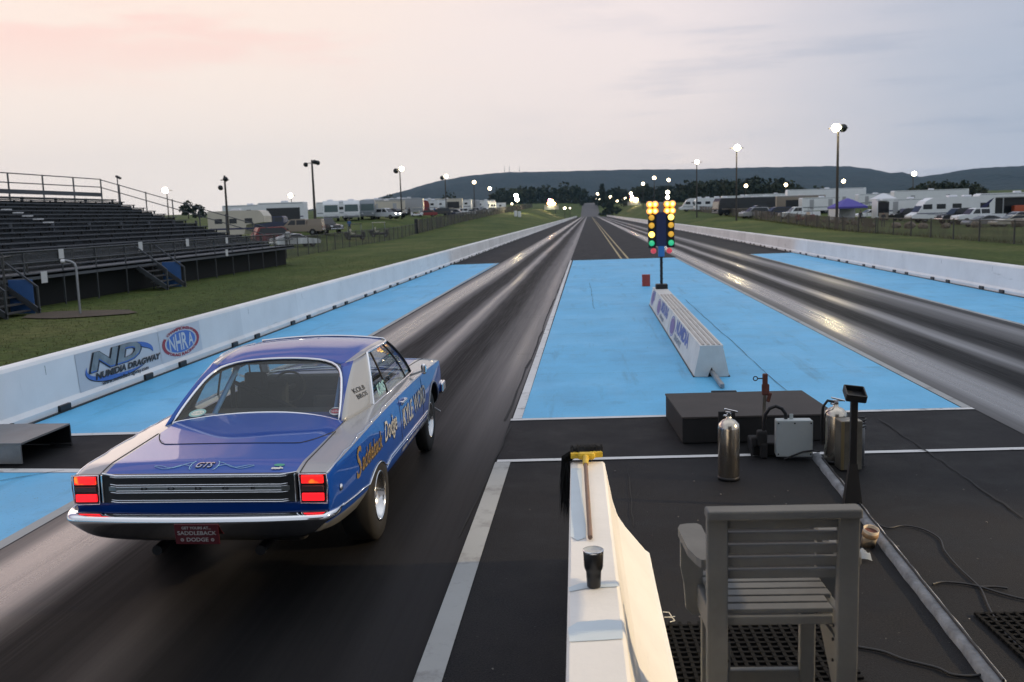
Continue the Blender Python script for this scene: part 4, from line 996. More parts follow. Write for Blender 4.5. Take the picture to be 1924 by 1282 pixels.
for i,(u,v,w) in enumerate(((1533,386,1.0),(1549,384,.9),(1566,389,1.1),(1577,391,1.0),(1590,392,1.2),(1606,397,1.5),(1625,398,1.2),(1640,401,1.1),(1685,404,1.7),(1710,407,1.8),(1735,410,1.5),(1778,412,1.4),(1835,417,1.5),(1912,419,1.8))):
    y=128-38*(i/13); p=atd(u,v,y)
    bm=bmesh.new(); bmesh.ops.create_icosphere(bm,subdivisions=2,radius=.33*w)
    for vv in bm.verts: vv.co*=1+rnd.uniform(-.16,.16); vv.co.z*=.75
    me=bpy.data.meshes.new('boulder'); bm.to_mesh(me); bm.free(); me.materials.append(M['rock'])
    o=link('boulder',me,None,(p.x,y,terr(p.x,y)+.18*w))
    tag(o,['leftmost pale lump, left of the purple canopy','second lump, below the purple canopy edge','lump below the left leg of the purple canopy','lump just left of the tall lamp post','lump just right of the tall lamp post','wide lump below the white car','lump before the dark open trailer','lump left of the walking person','wide lump before the dark suv','lump under the big motorhome nose','lump under the big motorhome windows','lump before the dark pickup','lump before the low grey car','pale lump at the right picture edge'][i],'boulder','pale lumps along the right fence')
# ================================================================== STARTING TREE AND ITS GUARD
M['steel_white']=mat('painted_steel_white',(.66,.65,.62),.5,noise=(2.2,.14),bump=(14,.12))
M['slat_grey']=mat('guard_slat',(.42,.39,.36),.6,noise=(4,.25),stretch=(6,.6,1))
M['tree_navy']=mat('tree_panel',(.022,.028,.085),.4); M['tree_blue']=mat('tree_neck_blue',(.05,.22,.55),.4)
M['bulb_amber_hot']=mat('bulb_amber_hot',(.9,.6,.2),.3,emit=((1,.30,.02),1.5)); M['bulb_amber']=mat('bulb_amber',(.8,.45,.08),.3,emit=((1,.50,.03),.42)); M['bulb_amber_lit']=mat('bulb_amber_lit',(.9,.5,.1),.3,emit=((1,.66,.10),4))
M['bulb_core']=mat('bulb_core',(.9,.8,.5),.3,emit=((1,.60,.16),3.2)); M['bulb_green']=mat('bulb_green',(.1,.7,.35),.3,emit=((.03,.55,.22),.45)); M['bulb_red']=mat('bulb_red',(.7,.1,.12),.3,emit=((.8,.06,.08),.35))
ty=24.2; tp=atd(1243,541,ty); tx=tp.x
t=thing('starting_tree','drag racing starting light tree glowing amber above the white guard','starting lights',(tx,ty,0))
q=MB(); q.bbox((0,0,.52),(.30,.30,.16),.02); q.build('base',M['dark_metal'],t)
q=MB(); q.cyl((0,0,.5),(.0,0,1.42),.035,n=8); q.build('pole',M['dark_metal'],t)
q=MB(); q.tube([(.036*math.cos(a),.036*math.sin(a),.6+a*.022) for a in [i*.6 for i in range(60)]],.008,5); q.build('cable',M['black'],t)
q=MB(); q.bbox((0,0,1.47),(.16,.15,.34),.02); q.build('neck',M['tree_blue'],t)
q=MB(); q.bbox((0,0,2.0),(.27,.18,.86),.02); q.build('panel',M['tree_navy'],t)
q=MB(); q.bbox((0,0,2.52),(.14,.12,.32),.02); q.build('top_box',M['grey_metal'],t)
for s in (-1,1):
    q=MB(); q.bbox((s*.235,.0,1.98),(.19,.16,.90),.015); q.build('lamp_column',M['black'],t)
    for k,(z,m) in enumerate(((2.30,'bulb_amber_lit' if s>0 else 'bulb_amber'),(2.10,'bulb_amber'),(1.87,'bulb_amber_lit' if s<0 else 'bulb_amber'),(1.65,'bulb_green'))):
        q=MB(); q.ball((s*.245,-.075,z),.078,12); q.build('lamp',M[m],t)
        h=MB(); h.lathe([(.086,-.02),(.090,.05)],(s*.245,-.07,z),14,M=Matrix.Rotation(PI/2,3,'X')); h.build('hood',M['black'],t)
    q=MB(); q.ball((s*.20,-.05,1.45),.075,12); q.build('red_lamp',M['bulb_red'],t)
    for z in (2.46,2.63):
        for x in (.15,.285):
            q=MB(); q.ball((s*x,-.05,z),.083,12); sl_=q.build('staging_lamp',M['bulb_amber_hot'],t); q=MB(); q.ball((s*x,-.095,z),.050,10); q.build('filament',M['bulb_core'],sl_)
        h=MB(); h.bbox((s*.22,.06,z),(.30,.05,.17),.02); h.build('lamp_housing',M['grey_metal'],t)
# guard boxes: trapezoid section from near end to far end
n0=at(1337,709); n0.y=13.8; f0=Vector((tx-.02,24.6,0)); gd=(f0-n0); gl=gd.length; gdn=gd.normalized(); gs=Vector((gdn.y,-gdn.x,0))
M['ink_blue']=mat('sign_blue',(.06,.12,.42),.5); M['ink_purple']=mat('sign_purple',(.16,.10,.32),.5); M['ink_slate']=mat('sign_slate',(.12,.17,.24),.5)
gang=math.atan2(gdn.y,gdn.x)-PI/2
def guard(label,s0,s1,slats,sign):
    o=n0+gdn*s0; L=s1-s0
    t=thing('guard_box',label,'guard box',(o.x,o.y,0),gang)
    bw,tw,h=.26,.165,.46
    q=MB(); q.add([(-bw,0,.01),(bw,0,.01),(tw,0,h),(-tw,0,h),(-bw,L,.01),(bw,L,.01),(tw,L,h),(-tw,L,h)],[(0,4,7,3),(1,2,6,5),(4,5,6,7)])
    if s0==0: q.add([(-bw,0,.01),(-.055,0,.01),(0,0,.155),(0,0,h),(-tw,0,h),(.055,0,.01),(bw,0,.01),(tw,0,h)],[(0,1,2,3,4),(2,5,6,7,3)])
    else: q.add([(-bw,0,.01),(bw,0,.01),(tw,0,h),(-tw,0,h)],[(0,1,2,3)])
    q.build('side_panels',M['steel_white'],t,fix=True)
    q=MB(); q.box((0,L/2,h+.008),(2*tw+.01,L,.016)); q.build('lid',M['steel_white'],t)
    if slats:
        q=MB()
        for x in (-.115,-.04,.04,.115): q.box((x,L/2,h+.022),(.036,L-.1,.014))
        q.build('slat',M['slat_grey'],t)
    q=MB(); q.box((-bw+.005,L/2,.012),(.03,L,.022)); q.box((bw-.005,L/2,.012),(.03,L,.022)); q.build('base_strip',M['black'],t)
    sl=math.atan2(bw-tw,h)
    def fm(x,y): # x along the panel towards the viewer's right = decreasing local y, y up the slope
        z=.03+y*math.cos(sl); xx=-(bw-(bw-tw)*z/h)-.004
        return (xx,L-.25-x,z)
    sg=MB()
    add_text(sg,fm,0,sign[0],size=.26,align='LEFT',off=.012,sx=1.5)if False else None
    vs,fs=text_tris(sign[0],size=.30,align='LEFT',off=.014,sx=sign[2])
    sg.add([fm(x+sign[3],y+.30) for x,y in vs],fs,0)
    if sign[1]:
        vs,fs=text_tris(sign[1],size=.14,align='LEFT',off=.006,sx=sign[2]); sg.add([fm(x+sign[3],y+.10) for x,y in vs],fs,1)
    flat(sg,lambda x,y:fm(x,y),ellipse(.42,.22,.40,.15,24),2)
    ring(sg,fm,ellipse(.42,.22,.47,.19,24),ellipse(.42,.22,.43,.165,24),0)
    sg.build('lettering',[M['ink_blue'],M['ink_slate'],M['ink_purple']],t)
    if slats and s0==0:
        q=MB(); q.bar((.03,-.95,.045),(0,.2,.09),.055,.05); q.build('drawbar',M['galv'],t)
    return t
guard('white slatted guard box nearest, with a notch in its end',0,5.0,True,('NUMIDIA','DRAGWAY',1.75,1.1))
guard('white slatted guard box in the middle of the run',5.06,8.7,True,('UMIDIA DRAG','numidiadragway.com',.95,1.0))
guard('plain white topped guard box under the starting lights',8.75,gl+.15,False,('ND','',1.3,.5))
p=at(1214,538); q=MB(); q.bbox((0,0,.19),(.26,.2,.37),.012)
M['red_paint']=mat('red_box_paint',(.40,.055,.035),.6,noise=(3,.15)); t=thing('red_box','small red box standing on the blue pavement left of the starting lights','box',(p.x,p.y,0))
q.build('case',M['red_paint'],t); q=MB(); q.bbox((0,0,.378),(.27,.21,.018),.006); q.build('lid',M['red_paint'],t)
q=MB(); q.bbox((0,0,.02),(.34,.06,.03),.01); o=q.build('rubber_stop',M['black']); p=at(1360,739); o.location=(p.x,p.y,0); tag(o,'black rubber strip between the guard box and the dark platform','strip')
# ================================================================== START LINE EQUIPMENT
M['platform']=mat('platform_felt',(.060,.052,.048),.92,noise=(3,.22),bump=(70,.4,.006)); M['platform_side']=mat('platform_side',(.018,.017,.017),.9,noise=(5,.3))
a=at(1280,838); b=at(1560,825); c=at(1520,735,.29); d=at(1258,742,.29)
ang=math.atan2(b.y-a.y,b.x-a.x); wid=(b-a).length; dep=.5*((c-at(1560,780,.29)).length+(d-at(1282,786,.29)).length)
ang=.055; t=thing('platform','low black platform box beside the white guard box','platform',((a.x+b.x)/2+.03,(a.y+b.y)/2,0),ang)
q=MB(); q.bbox((0,dep/2,.14),(wid,dep,.27),.012); q.build('box_side',M['platform_side'],t)
q=MB(); q.bbox((0,dep/2,.283),(wid+.015,dep+.015,.022),.006); q.build('top_cover',M['platform'],t)
M['tank']=mat('polished_tank',(.62,.56,.47),.22,1.0,noise=(5,.12),bump=(9,.12,.01)); M['brass']=mat('brass',(.45,.36,.2),.35,1.0)
def tank(label,u,v,h,r,hose):
    p=at(u,v); t=thing('fire_extinguisher',label,'extinguisher',(p.x,p.y+r*.6,0))
    q=MB(); q.lathe([(.001,.02),(r*.93,.02),(r*.97,.03),(r,.045),(r,h*.80),(r*.93,h*.87),(r*.6,h*.925),(r*.25,h*.95),(r*.2,h)],(0,0,0),28); q.build('tank',M['tank'],t)
    q=MB(); q.lathe([(r*.92,0),(r*1.0,.0),(r*1.01,.035),(r*.9,.036)],(0,0,0),28); q.build('base_ring',M['black'],t)
    q=MB(); q.bbox((0,0,h*1.015),(r*.4,r*.45,h*.05),.006); q.cyl((0,0,h*.99),(-r*.5,-r*.2,h*1.01),r*.10,n=8); q.bbox((.02,0,h*1.075),(r*1.25,r*.28,.014),.004,rot=Matrix.Rotation(.25,3,'Y')); q.bbox((.02,0,h*1.05),(r*1.0,r*.22,.012),.004); q.build('valve',M['chrome'],t)
    if hose:
        q=MB(); q.tube([(0,0,h*1.02),(-r*.8,-.02,h*1.06),(-r*1.15,0,h*.95),(-r*1.2,.02,h*.7),(-r*1.15,.02,h*.3)],.014,8); q.build('hose',M['black'],t)
    return t
tank('polished steel extinguisher on the asphalt left of the grey box',1371,904,.60,.098,False)
tank('polished steel extinguisher behind the black pedestal stand',1572,872,.58,.105,True)
p=at(1600,884); t=thing('metal_case','worn metal case beside the right extinguisher','case',(p.x-.02,p.y+.05,0),.08)
M['case_metal']=mat('worn_galvanised',(.24,.22,.18),.4,.8,noise=(3,.35))
q=MB(); q.bbox((0,0,.245),(.20,.17,.47),.008); q.build('case_body',M['case_metal'],t); q=MB(); q.box((-.085,-.088,.245),(.03,.006,.46)); q.build('corner_strip',M['brass'],t)
p=at(1600,880); t=thing('small_cylinder','small coiled grey cylinder right of the metal case','cylinder',(p.x+.10,p.y+.1,0))
q=MB(); q.lathe([(.001,0),(.045,0),(.045,.38),(.03,.42),(.001,.42)],(0,0,0),14); q.build('tank',M['galv'],t)
q=MB(); q.tube([(.05*math.cos(i*.7),.05*math.sin(i*.7),.36+i*.0035) for i in range(36)],.008,5); q.build('coil',M['black'],t)
# dark backing board behind left tank
p=at(1372,856); t=thing('dark_post','dark upright board behind the left extinguisher','board',(p.x,p.y+.25,0))
q=MB(); q.bbox((0,0,.20),(.17,.03,.40),.006); q.build('board',M['platform_side'],t)
# junction box on its stand with conduit
p=at(1492,864); by=p.y; bx=p.x; M['box_grey']=mat('junction_box_grey',(.42,.46,.46),.5,noise=(4,.06))
t=thing('junction_box','pale grey electrical box with a bent conduit, on a low stand','electrical box',(bx,by,0),-.03)
q=MB(); q.bbox((0,.06,.215),(.345,.12,.36),.012); q.build('box_body',M['box_grey'],t)
q=MB(); q.bbox((0,-.008,.215),(.35,.018,.365),.008); q.build('cover',M['box_grey'],t)
for sx in (-.155,0,.155):
    for sz in (.06,.37):
        if sx==0 and sz<.1: continue
        q=MB(); q.cyl((sx,-.016,sz),(sx,-.022,sz),.008,n=10); q.build('screw',M['black'],t)
q=MB(); q.bbox((-.02,.06,.42),(.035,.012,.055),.004); q.build('hanger_tab',M['box_grey'],t)
q=MB(); q.tube([(-.07,.07,.39),(-.075,.07,.45),(-.11,.07,.50),(-.17,.07,.525),(-.23,.07,.50),(-.27,.07,.44),(-.28,.07,.36),(-.285,.07,.12)],.018,10); q.build('conduit',M['dark_metal'],t)
q=MB(); q.bbox((-.30,.08,.20),(.10,.10,.16),.02); q.bbox((-.285,.06,.08),(.07,.08,.16),.02); q.bbox((-.38,.07,.17),(.05,.07,.10),.02); q.tube([(-.38,.07,.2),(-.42,.03,.1),(-.40,0,.02)],.012,6); q.build('valve_body',M['platform_side'],t)
q=MB(); q.bbox((-.24,.30,.07),(.30,.36,.14),.02); q.build('base_block',M['platform_side'],t)
q=MB(); q.tube([(-.10,-.03,.01),(-.02,-.035,.05),(.08,-.035,.09),(.17,-.03,.10),(.24,.0,.08)],.009,6); q.build('cable',M['black'],t)
# clamp post
p=at(1446,858); py=p.y+.35; t=thing('clamp_post','thin post with a rusty red clamp, behind the grey box','clamp',(p.x+.0,py,0))
M['rust']=mat('rusty_red',(.12,.040,.028),.7,noise=(14,.35)); top=atd(1448,703,py).z
q=MB(); q.cyl((0,0,0),(.012,0,top-.16),.018,n=10); q.build('post',M['case_metal'],t)
q=MB(); q.bbox((.015,0,top-.06),(.05,.05,.13),.01); q.bbox((.02,0,top-.16),(.075,.05,.12),.015); q.bbox((.055,-.01,top-.24),(.035,.04,.10),.01,rot=Matrix.Rotation(.25,3,'Y')); q.build('clamp',M['rust'],t)
q=MB(); q.tube([(-.01,0,top-.045),(-.06,0,top-.045)],.007,6); q.tube([(-.06+ -.022+.022*math.cos(a),0,top-.045+.022*math.sin(a)) for a in [i*PI/5 for i in range(10)]],.006,5,closed=True); q.build('pin_ring',M['black'],t)
# pedestal stand
p=at(1601,955); t=thing('pedestal_stand','black pedestal stand with a tilted tray top, in front of the chair','stand',(p.x,p.y,0),-.1)
h=atd(1612,745,p.y).z
q=MB(); q.bbox((0,0,h*.5),(.055,.055,h),.006); q.build('column',M['dark_metal'],t)
q=MB(); q.add([(-.075,-.06,0.005),(.075,-.06,0.005),(.075,.06,0.005),(-.075,.06,0.005),(-.03,-.03,.38),(.03,-.03,.38),(.03,.03,.38),(-.03,.03,.38)],[(0,1,5,4),(1,2,6,5),(2,3,7,6),(3,0,4,7),(0,3,2,1)]); q.build('foot',M['black'],t)
Mt=Matrix.Rotation(.30,3,'X')@Matrix.Rotation(.12,3,'Y')
q=MB(); q.bbox((.0,.0,h+.0),(.15,.17,.02),.004,rot=Mt)
for (ox,oy,w,dd) in ((-.075,0,.012,.17),(.075,0,.012,.17),(0,-.085,.15,.012),(0,.085,.15,.012)):
    q.bbox(Vector((0,0,h))+Mt@Vector((ox,oy,.025)),(w,dd,.06),.003,rot=Mt)
q.build('tray',M['black'],t)
# low concrete kerb / duct running to the camera
M['kerb']=mat('worn_kerb',(.20,.21,.22),.75,noise=(7,.5),bump=(30,.5,.01)); M['kerb_top']=mat('kerb_white_edge',(.50,.51,.52),.6,noise=(9,.4))
k0=at(1533,860); k1=at(1880,1300)
t=thing('cable_duct','long worn grey cable duct lying on the asphalt right of the chair','cable duct',(k0.x,k0.y,0))
rows=[];edge=[]
for i in range(41):
    f=i/40; c=(k1-k0)*f; w=.044+.003*math.sin(i*1.7)+.004*rnd.random(); hh=.040+.004*rnd.random()
    s=Vector((.985,.15,0))
    rows.append([c-s*w+Vector((0,0,.0)),c-s*w*.8+Vector((0,0,hh)),c+s*w*.3+Vector((0,0,hh*1.25)),c+s*w*.75+Vector((0,0,hh*1.1)),c+s*w+Vector((0,0,0))])
    edge.append([c+s*w*.30+Vector((0,0,hh*1.25+.004)),c+s*w*(.60+.1*rnd.random())+Vector((0,0,hh*1.2+.004))])
q=MB(); q.grid(rows); q.build('duct_body',M['kerb'],t); q=MB(); q.grid(edge[8:]); q.build('light_edge',M['kerb_top'],t)
q=MB(); q.tube([r[2]+Vector((.0,0,.006)) for r in rows[2:]],.009,6); q.build('cable',M['black'],t)
# paper cup / bucket by the duct
M['paper']=mat('waxed_paper',(.55,.46,.34),.6,noise=(8,.1)); M['tan_band']=mat('tan_tape',(.35,.22,.11),.6)
p=at(1633,1030); t=thing('tape_bucket','tan waxed bucket with an open dark top, leaning against the duct','bucket',(p.x,p.y+.04,0),0,None,(.25,.1,0))
q=MB(); q.lathe([(.001,.01),(.042,.01),(.050,.0),(.056,.15),(.052,.15),(.046,.02)],(0,0,0),20); q.build('bucket_body',M['paper'],t)
q=MB(); q.lathe([(.0545,.09),(.058,.092),(.0575,.125),(.056,.126)],(0,0,0),20); q.build('band',M['tan_band'],t)
q=MB(); q.lathe([(.001,.125),(.05,.125)],(0,0,0),20); q.build('contents',M['rust'],t)
M['plastic']=see_through('clear_plastic',(.5,.55,.6),.45,.2)
p=at(1622,1058); q=MB(); q.grid([[(p.x-.06+.03*j+.01*rnd.random(),p.y+.03*i,.01+.05*rnd.random()) for j in range(5)] for i in range(6)]); tag(q.build('plastic_bag',M['plastic']),'crumpled clear plastic bag beside the tan bucket','bag')
# ---- cables on the asphalt
def cable(label,uv,r=.008):
    P=[at(u,v,.012) for u,v in uv]; n=len(P); out=[]
    for i in range(n-1):
        a,b,c,d=P[max(i-1,0)],P[i],P[i+1],P[min(i+2,n-1)]
        for k in range(6):
            t=k/6; out.append(.5*((2*b)+(c-a)*t+(2*a-5*b+4*c-d)*t*t+(3*b-a-3*c+d)*t**3))
    out.append(P[-1]); q=MB(); q.tube(out,r,6); tag(q.build('cable',M['black']),label,'cable','loose black cables on the asphalt')
cable('long black cable winding from the duct towards the right mat',[(1648,984),(1668,992),(1700,988),(1735,995),(1765,1012),(1775,1035),(1800,1065),(1835,1098),(1845,1110),(1860,1145),(1885,1185),(1915,1215),(1950,1245)],.006)
cable('black cable crossing the long one at the right edge',[(1752,1098),(1775,1094),(1830,1100),(1890,1118),(1960,1135)],.007)
cable('short black cable stub near the crossing',[(1840,1103),(1870,1103),(1893,1106)],.007)
cable('black cable running under the chair to the duct',[(1612,1216),(1660,1225),(1700,1240),(1760,1255),(1790,1268),(1830,1270),(1868,1262)],.008)
# ---- rubber mats with holes
M['mat_rubber']=mat('mat_rubber',(.007,.007,.007),.85,noise=(6,.2),spec=.15)
def rubmat(label,x0,x1,y0,y1,rz=0.0):
    t=thing('rubber_mat',label,'mat',((x0+x1)/2,(y0+y1)/2,.004),rz,'perforated rubber mats'); w,dp=x1-x0,y1-y0; q=MB(); s=.058
    nx=int(w/s); ny=int(dp/s)
    for i in range(nx+1): q.box((-w/2+i*s,0,.010),(.020,dp,.014))
    for j in range(ny+1): q.box((0,-dp/2+j*s,.0095),(w,.020,.0125))
    for i in range(0,nx+1):
        for j in range(0,ny+1): q.cyl((-w/2+i*s,-dp/2+j*s,.005),(-w/2+i*s,-dp/2+j*s,.019),.017,.013,n=6)
    q.build('mat_grid',M['mat_rubber'],t)
a=at(1255,1172); b=at(1560,1170)
rubmat('black perforated rubber mat under the grey chair',a.x-.02,b.x-.0,3.9,a.y,.04)
a=at(1838,1152); rubmat('black perforated rubber mat at the lower right picture edge',a.x,a.x+1.6,4.35,a.y,.05)
M['grit']=mat('grit',(.17,.16,.15),.9)
q=MB()
for i in range(110):
    x,y=rnd.uniform(-.7,5.0),rnd.uniform(4.0,9.0); s=rnd.uniform(.002,.0065)
    if rnd.random()<.25: x,y=rnd.uniform(-4.4,4.2),rnd.uniform(4.5,22)
    a_=rnd.random()*3; q.box((x,y,.012+s*.4),(s*2.2,s*1.6,s),a_)
tag(q.build('grit',M['grit']),'scattered pale chips of grit on the dark asphalt','grit',kind='stuff')
# ---- foreground barrier
M['barrier']=wall_mat('barrier_paint',(.80,.78,.74),0); M['patch']=mat('barrier_shadow_tint',(.60,.68,.72),.6,noise=(3,.05))
bw=.795; pe=at(1220,1050); yE=pe.y; xb_=pe.x
tl=at(1072,868,bw); tr=at(1136,866,bw)
t=thing('concrete_barrier','white concrete barrier end with a flared right side, in the foreground','barrier',(0,0,0))
x0,x1=tl.x,tr.x
nl=at(1063,1282,bw); nr=at(1272,1282,0); LS=(nl.x-tl.x)/(tl.y-nl.y); RS=(nr.x-xb_)/(yE-nr.y)
prof=[(x0,0),(x0,bw-.012),(x0+.012,bw),(x1-.015,bw),(x1,bw-.012),(x1+.05,bw*.62),(x1+.085,bw*.46),(x1+.14,bw*.34),(xb_-.03,.075),(xb_,.05),(xb_,0)]
rows=[]
for y in (-1.0,1.5,3.0,4.0,5.0,5.8,tl.y): dxy=(tl.y-y)*LS; rows.append([(px+(tl.y-y)*(LS+(RS-LS)*max(0,min(1,(px-x0)/(xb_-x0)))),y+(0 if y<tl.y-.1 else max(0,(bw-pz))*(yE-tl.y)/bw),pz) for px,pz in prof])
q=MB(); q.grid(rows,0,False); q.add(rows[-1],[tuple(range(len(prof)))]); q.build('barrier_body',M['barrier'],t)
def patch(poly,z=bw+.003):  # bluish cast-shadow bands, painted flat on the barrier top
    q=MB(); q.add([(at(u,v,z).x,at(u,v,z).y,z) for u,v in poly],[tuple(range(len(poly)))]); q.build('painted_shadow',M['patch'],t)
patch([(1073,880),(1093,880),(1094,930),(1101,985),(1101,1010),(1085,1016),(1072,1008)])
patch([(1068,1104),(1090,1096),(1160,1094),(1162,1102),(1100,1106),(1070,1112)])
patch([(1067,1180),(1085,1169),(1140,1164),(1168,1167),(1171,1200),(1130,1203),(1070,1206)])
q=MB(); M['string']=mat('white_string',(.7,.68,.6),.7); s0=at(1246,1150,.05); q.tube([s0,s0+Vector((.03,-.05,.02)),s0+Vector((.06,-.1,-.01)),s0+Vector((.03,-.14,.0))],.003,5); q.tube([s0+Vector((.05,-.08,.0)),s0+Vector((.0,-.12,.02)),s0+Vector((.06,-.13,.03))],.003,5); tag(q.build('string',M['string']),'short frayed white string at the foot of the barrier','string')
# ---- tumbler
p=at(1116,1106,bw); t=thing('tumbler','black steel tumbler with a clear lid standing on the barrier','tumbler',(p.x,p.y+.018,bw))
M['tumbler']=mat('tumbler_black',(.012,.012,.013),.38,noise=(5,.1)); 
hh=.172
q=MB(); q.lathe([(.001,.003),(.029,.003),(.031,.006),(.0335,.06),(.0345,.075),(.040,.088),(.0425,.098),(.0455,hh-.006),(.044,hh-.003),(.042,hh-.02)],(0,0,0),36); q.build('cup',M['tumbler'],t)
q=MB(); q.lathe([(.0445,hh-.006),(.0465,hh-.002),(.0465,hh+.004),(.044,hh+.005)],(0,0,0),36); q.build('rim',M['chrome'],t)
q=MB(); q.lathe([(.044,hh+.004),(.040,hh+.001),(.001,hh+.001)],(0,0,0),36); q.build('lid',mat('clear_lid',(.42,.44,.44),.15,noise=(60,.2)),t)
# ---- broom with hanging black bristles
M['yellow']=mat('broom_yellow',(.62,.42,.03),.45,noise=(9,.12)); M['handle']=mat('broom_handle',(.20,.13,.095),.7,noise=(12,.3),stretch=(8,.8,8)); M['bristle']=mat('black_bristles',(.008,.008,.008),.85)
hA=at(1100,867,bw+.04); hB=at(1109,1010,bw+.02)
t=thing('push_broom','wooden-handled broom with a yellow head lying on the barrier end','broom',(0,0,0))
q=MB(); q.cyl(hA,hB,.0135,.0125,n=12); q.build('handle',M['handle'],t)
l=at(1072,856,bw+.05); r=at(1131,853,bw+.05)
q=MB(); q.bar(l,r,.05,.035); q.bbox((l+r)/2+Vector((-.0,-.03,0)),(.12,.06,.05),.02); q.cyl((l+r)/2+Vector((-.005,-.02,-.005)),hA+(hB-hA)*.06,.024,.017,n=12); q.build('head',M['yellow'],t)
q=MB()
for i in range(900):
    f=rnd.random(); p=l+(r-l)*f+Vector((0,rnd.uniform(0,.06),rnd.uniform(-.01,.02)))
    if f<.22 and rnd.random()<.85:
        e=p+Vector((rnd.uniform(-.10,-.03),rnd.uniform(-.10,.10),rnd.uniform(-.50,-.25))); m_=p+Vector((-.06,0,-.04))
    else: e=p+Vector((rnd.uniform(-.03,.02),rnd.uniform(.04,.12),rnd.uniform(-.02,.035))); m_=(p+e)/2+Vector((0,0,.015))
    w=Vector((.004,0,0)); w2=Vector((0,.004,0))
    q.add([p-w,p+w,m_+w,m_-w,e],[(0,1,2,3),(3,2,4)]); q.add([p-w2,p+w2,m_+w2,m_-w2,e],[(0,1,2,3),(3,2,4)])
q.build('bristles',M['bristle'],t,fix=False)
# ---- left metal ledge
a=at(122,800,.24); b=at(32,834,.24); c=at(-60,838,.24)
M['ledge']=mat('ledge_steel',(.20,.20,.20),.55,.3,noise=(4,.2))
t=thing('metal_ledge','low grey metal shelf beside the left wall, dark underneath','shelf',(-7.0,b.y,0))
L=a.y-b.y+.1; xw=a.x+7.0
q=MB(); q.box((xw/2-.05,L/2,.235),(xw+.1,L,.02)); q.build('top_plate',M['ledge'],t)
q=MB(); q.box((xw/2-.05,0,.125),(xw+.1,.02,.20)); q.build('front_plate',M['ledge'],t)
q=MB(); q.box((xw/2-.05,L,.115),(xw+.1,.02,.22)); q.box((.06,L/2,.11),(.02,L,.22)); q.box((xw-.04,L*.85,.03),(.25,.03,.03)); q.build('support',M['black'],t)
# ================================================================== CHAIR
M['chair']=mat('chair_boards',(.118,.122,.122),.72,noise=(3,.22),bump=(50,.2,.004),stretch=(1,1,1))
cy=3.72; cl=atd(1325,962,cy); cr=atd(1618,950,cy); W2=(cr.x-cl.x)/2; ztop=(cl.z+cr.z)/2
t=thing('wooden_chair','tall grey slatted wooden armchair seen from behind, on the rubber mat','chair',((cl.x+cr.x)/2,cy,0),.045)
zs=.80  # seat height
def brd(name,c,d,bev=.006,rot=None): q=MB(); q.bbox(c,d,bev,rot=rot); return q.build(name,M['chair'],t)
for s in (-1,1):
    brd('back_post',(s*(W2-.045),0,(ztop-.02)/2),(.085,.04,ztop-.02))
    brd('front_leg',(s*(W2-.085),.43,zs/2),(.07,.04,zs-.03))
    brd('side_rail',(s*(W2-.045),.22,zs-.075),(.035,.42,.11))
    q=MB(); f=lambda x,y,w,s=s:(s*(W2-.075)+w,x,y)
    q.prism([(.30,zs-.12),(.02,zs-.40),(.02,zs-.12)],f,.03); q.build('bracket',M['chair'],t)
    # arm: board outline in plan, on a shaped front support
    za=zs+.205
    pl=[(-.035,.024),(.02,.024),(.035,.06),(.055,.16),(.060,.42),(.045,.465),(.01,.48),(-.035,.48),(-.05,.45),(-.05,.20),(-.04,.08)]
    q=MB(); q.prism([(x*(-s)*-1+ (s*(W2-.005)),y) for x,y in pl],lambda x,y,w:(x,y,za+w),.035); q.build('arm',M['chair'],t)
    q=MB(); q.prism([(-.055,za),(.045,za),(.045,zs+.06),(.03,zs-.02),(.022,zs-.14),(-.005,zs-.165),(-.055,zs-.165)],lambda x,z,w,s=s:(s*(W2+x),.40+w,z),.035); q.build('arm_support',M['chair'],t)
brd('top_rail',(0,-.002,ztop-.015),(2*W2,.085,.04),.008)
for k in range(5):
    brd('back_slat',(0,.012+.004*k,ztop-.064-.0545*k),(2*W2-.17,.026,.038),.003)
for k in range(6):
    brd('seat_slat',(0,.075+.074*k,zs+.004),(2*W2-(.17 if k<2 else .10),.060,.022),.004)
brd('seat_back_rail',(0,.040,zs-.030),(2*W2-.18,.025,.04))
brd('foot_rail',(0,.43,.31),(2*W2-.24,.035,.09)); brd('rear_stretcher',(0,.0,.22),(2*W2-.18,.03,.08))
for s in (-1,1):
    for z in (zs-.05,zs-.11,zs-.2): 
        q=MB(); q.cyl((s*(W2-.09),.02,z),(s*(W2-.098),.02,z),.007,n=8); q.build('bolt',M['black'],t)
# floodlight pole behind the camera, on the pit side (its warm light falls on the barrier and start pad)
fp=thing('floodlight_post','warm floodlight post right of the start line, out of view','floodlight',(16.8,5.6,0))
q=MB(); q.cyl((0,0,0),(0,0,7.3),.14,.09,n=10); q.build('pole',M['wood_pole'],fp)
q=MB(); q.bbox((-.1,.1,7.25),(.3,.6,.35),.05); q.build('lamp_head',M['dark_metal'],fp)
q=MB(); q.box((-.255,.1,7.22),(.01,.5,.26)); q.build('lamp_lens',M['lamp'],fp)
sp=bpy.data.lights.new('floodlight_lamp','SPOT'); sp.energy=10500; sp.color=(1,.74,.42); sp.spot_size=math.radians(30); sp.spot_blend=.6; sp.shadow_soft_size=.25
so2=bpy.data.objects.new('floodlight_lamp',sp); COL.objects.link(so2); so2.location=(16.3,5.7,7.0)
so2.rotation_euler=(Vector((16.3,5.7,7.0))-Vector((.3,4.6,.4))).to_track_quat('Z','Y').to_euler()

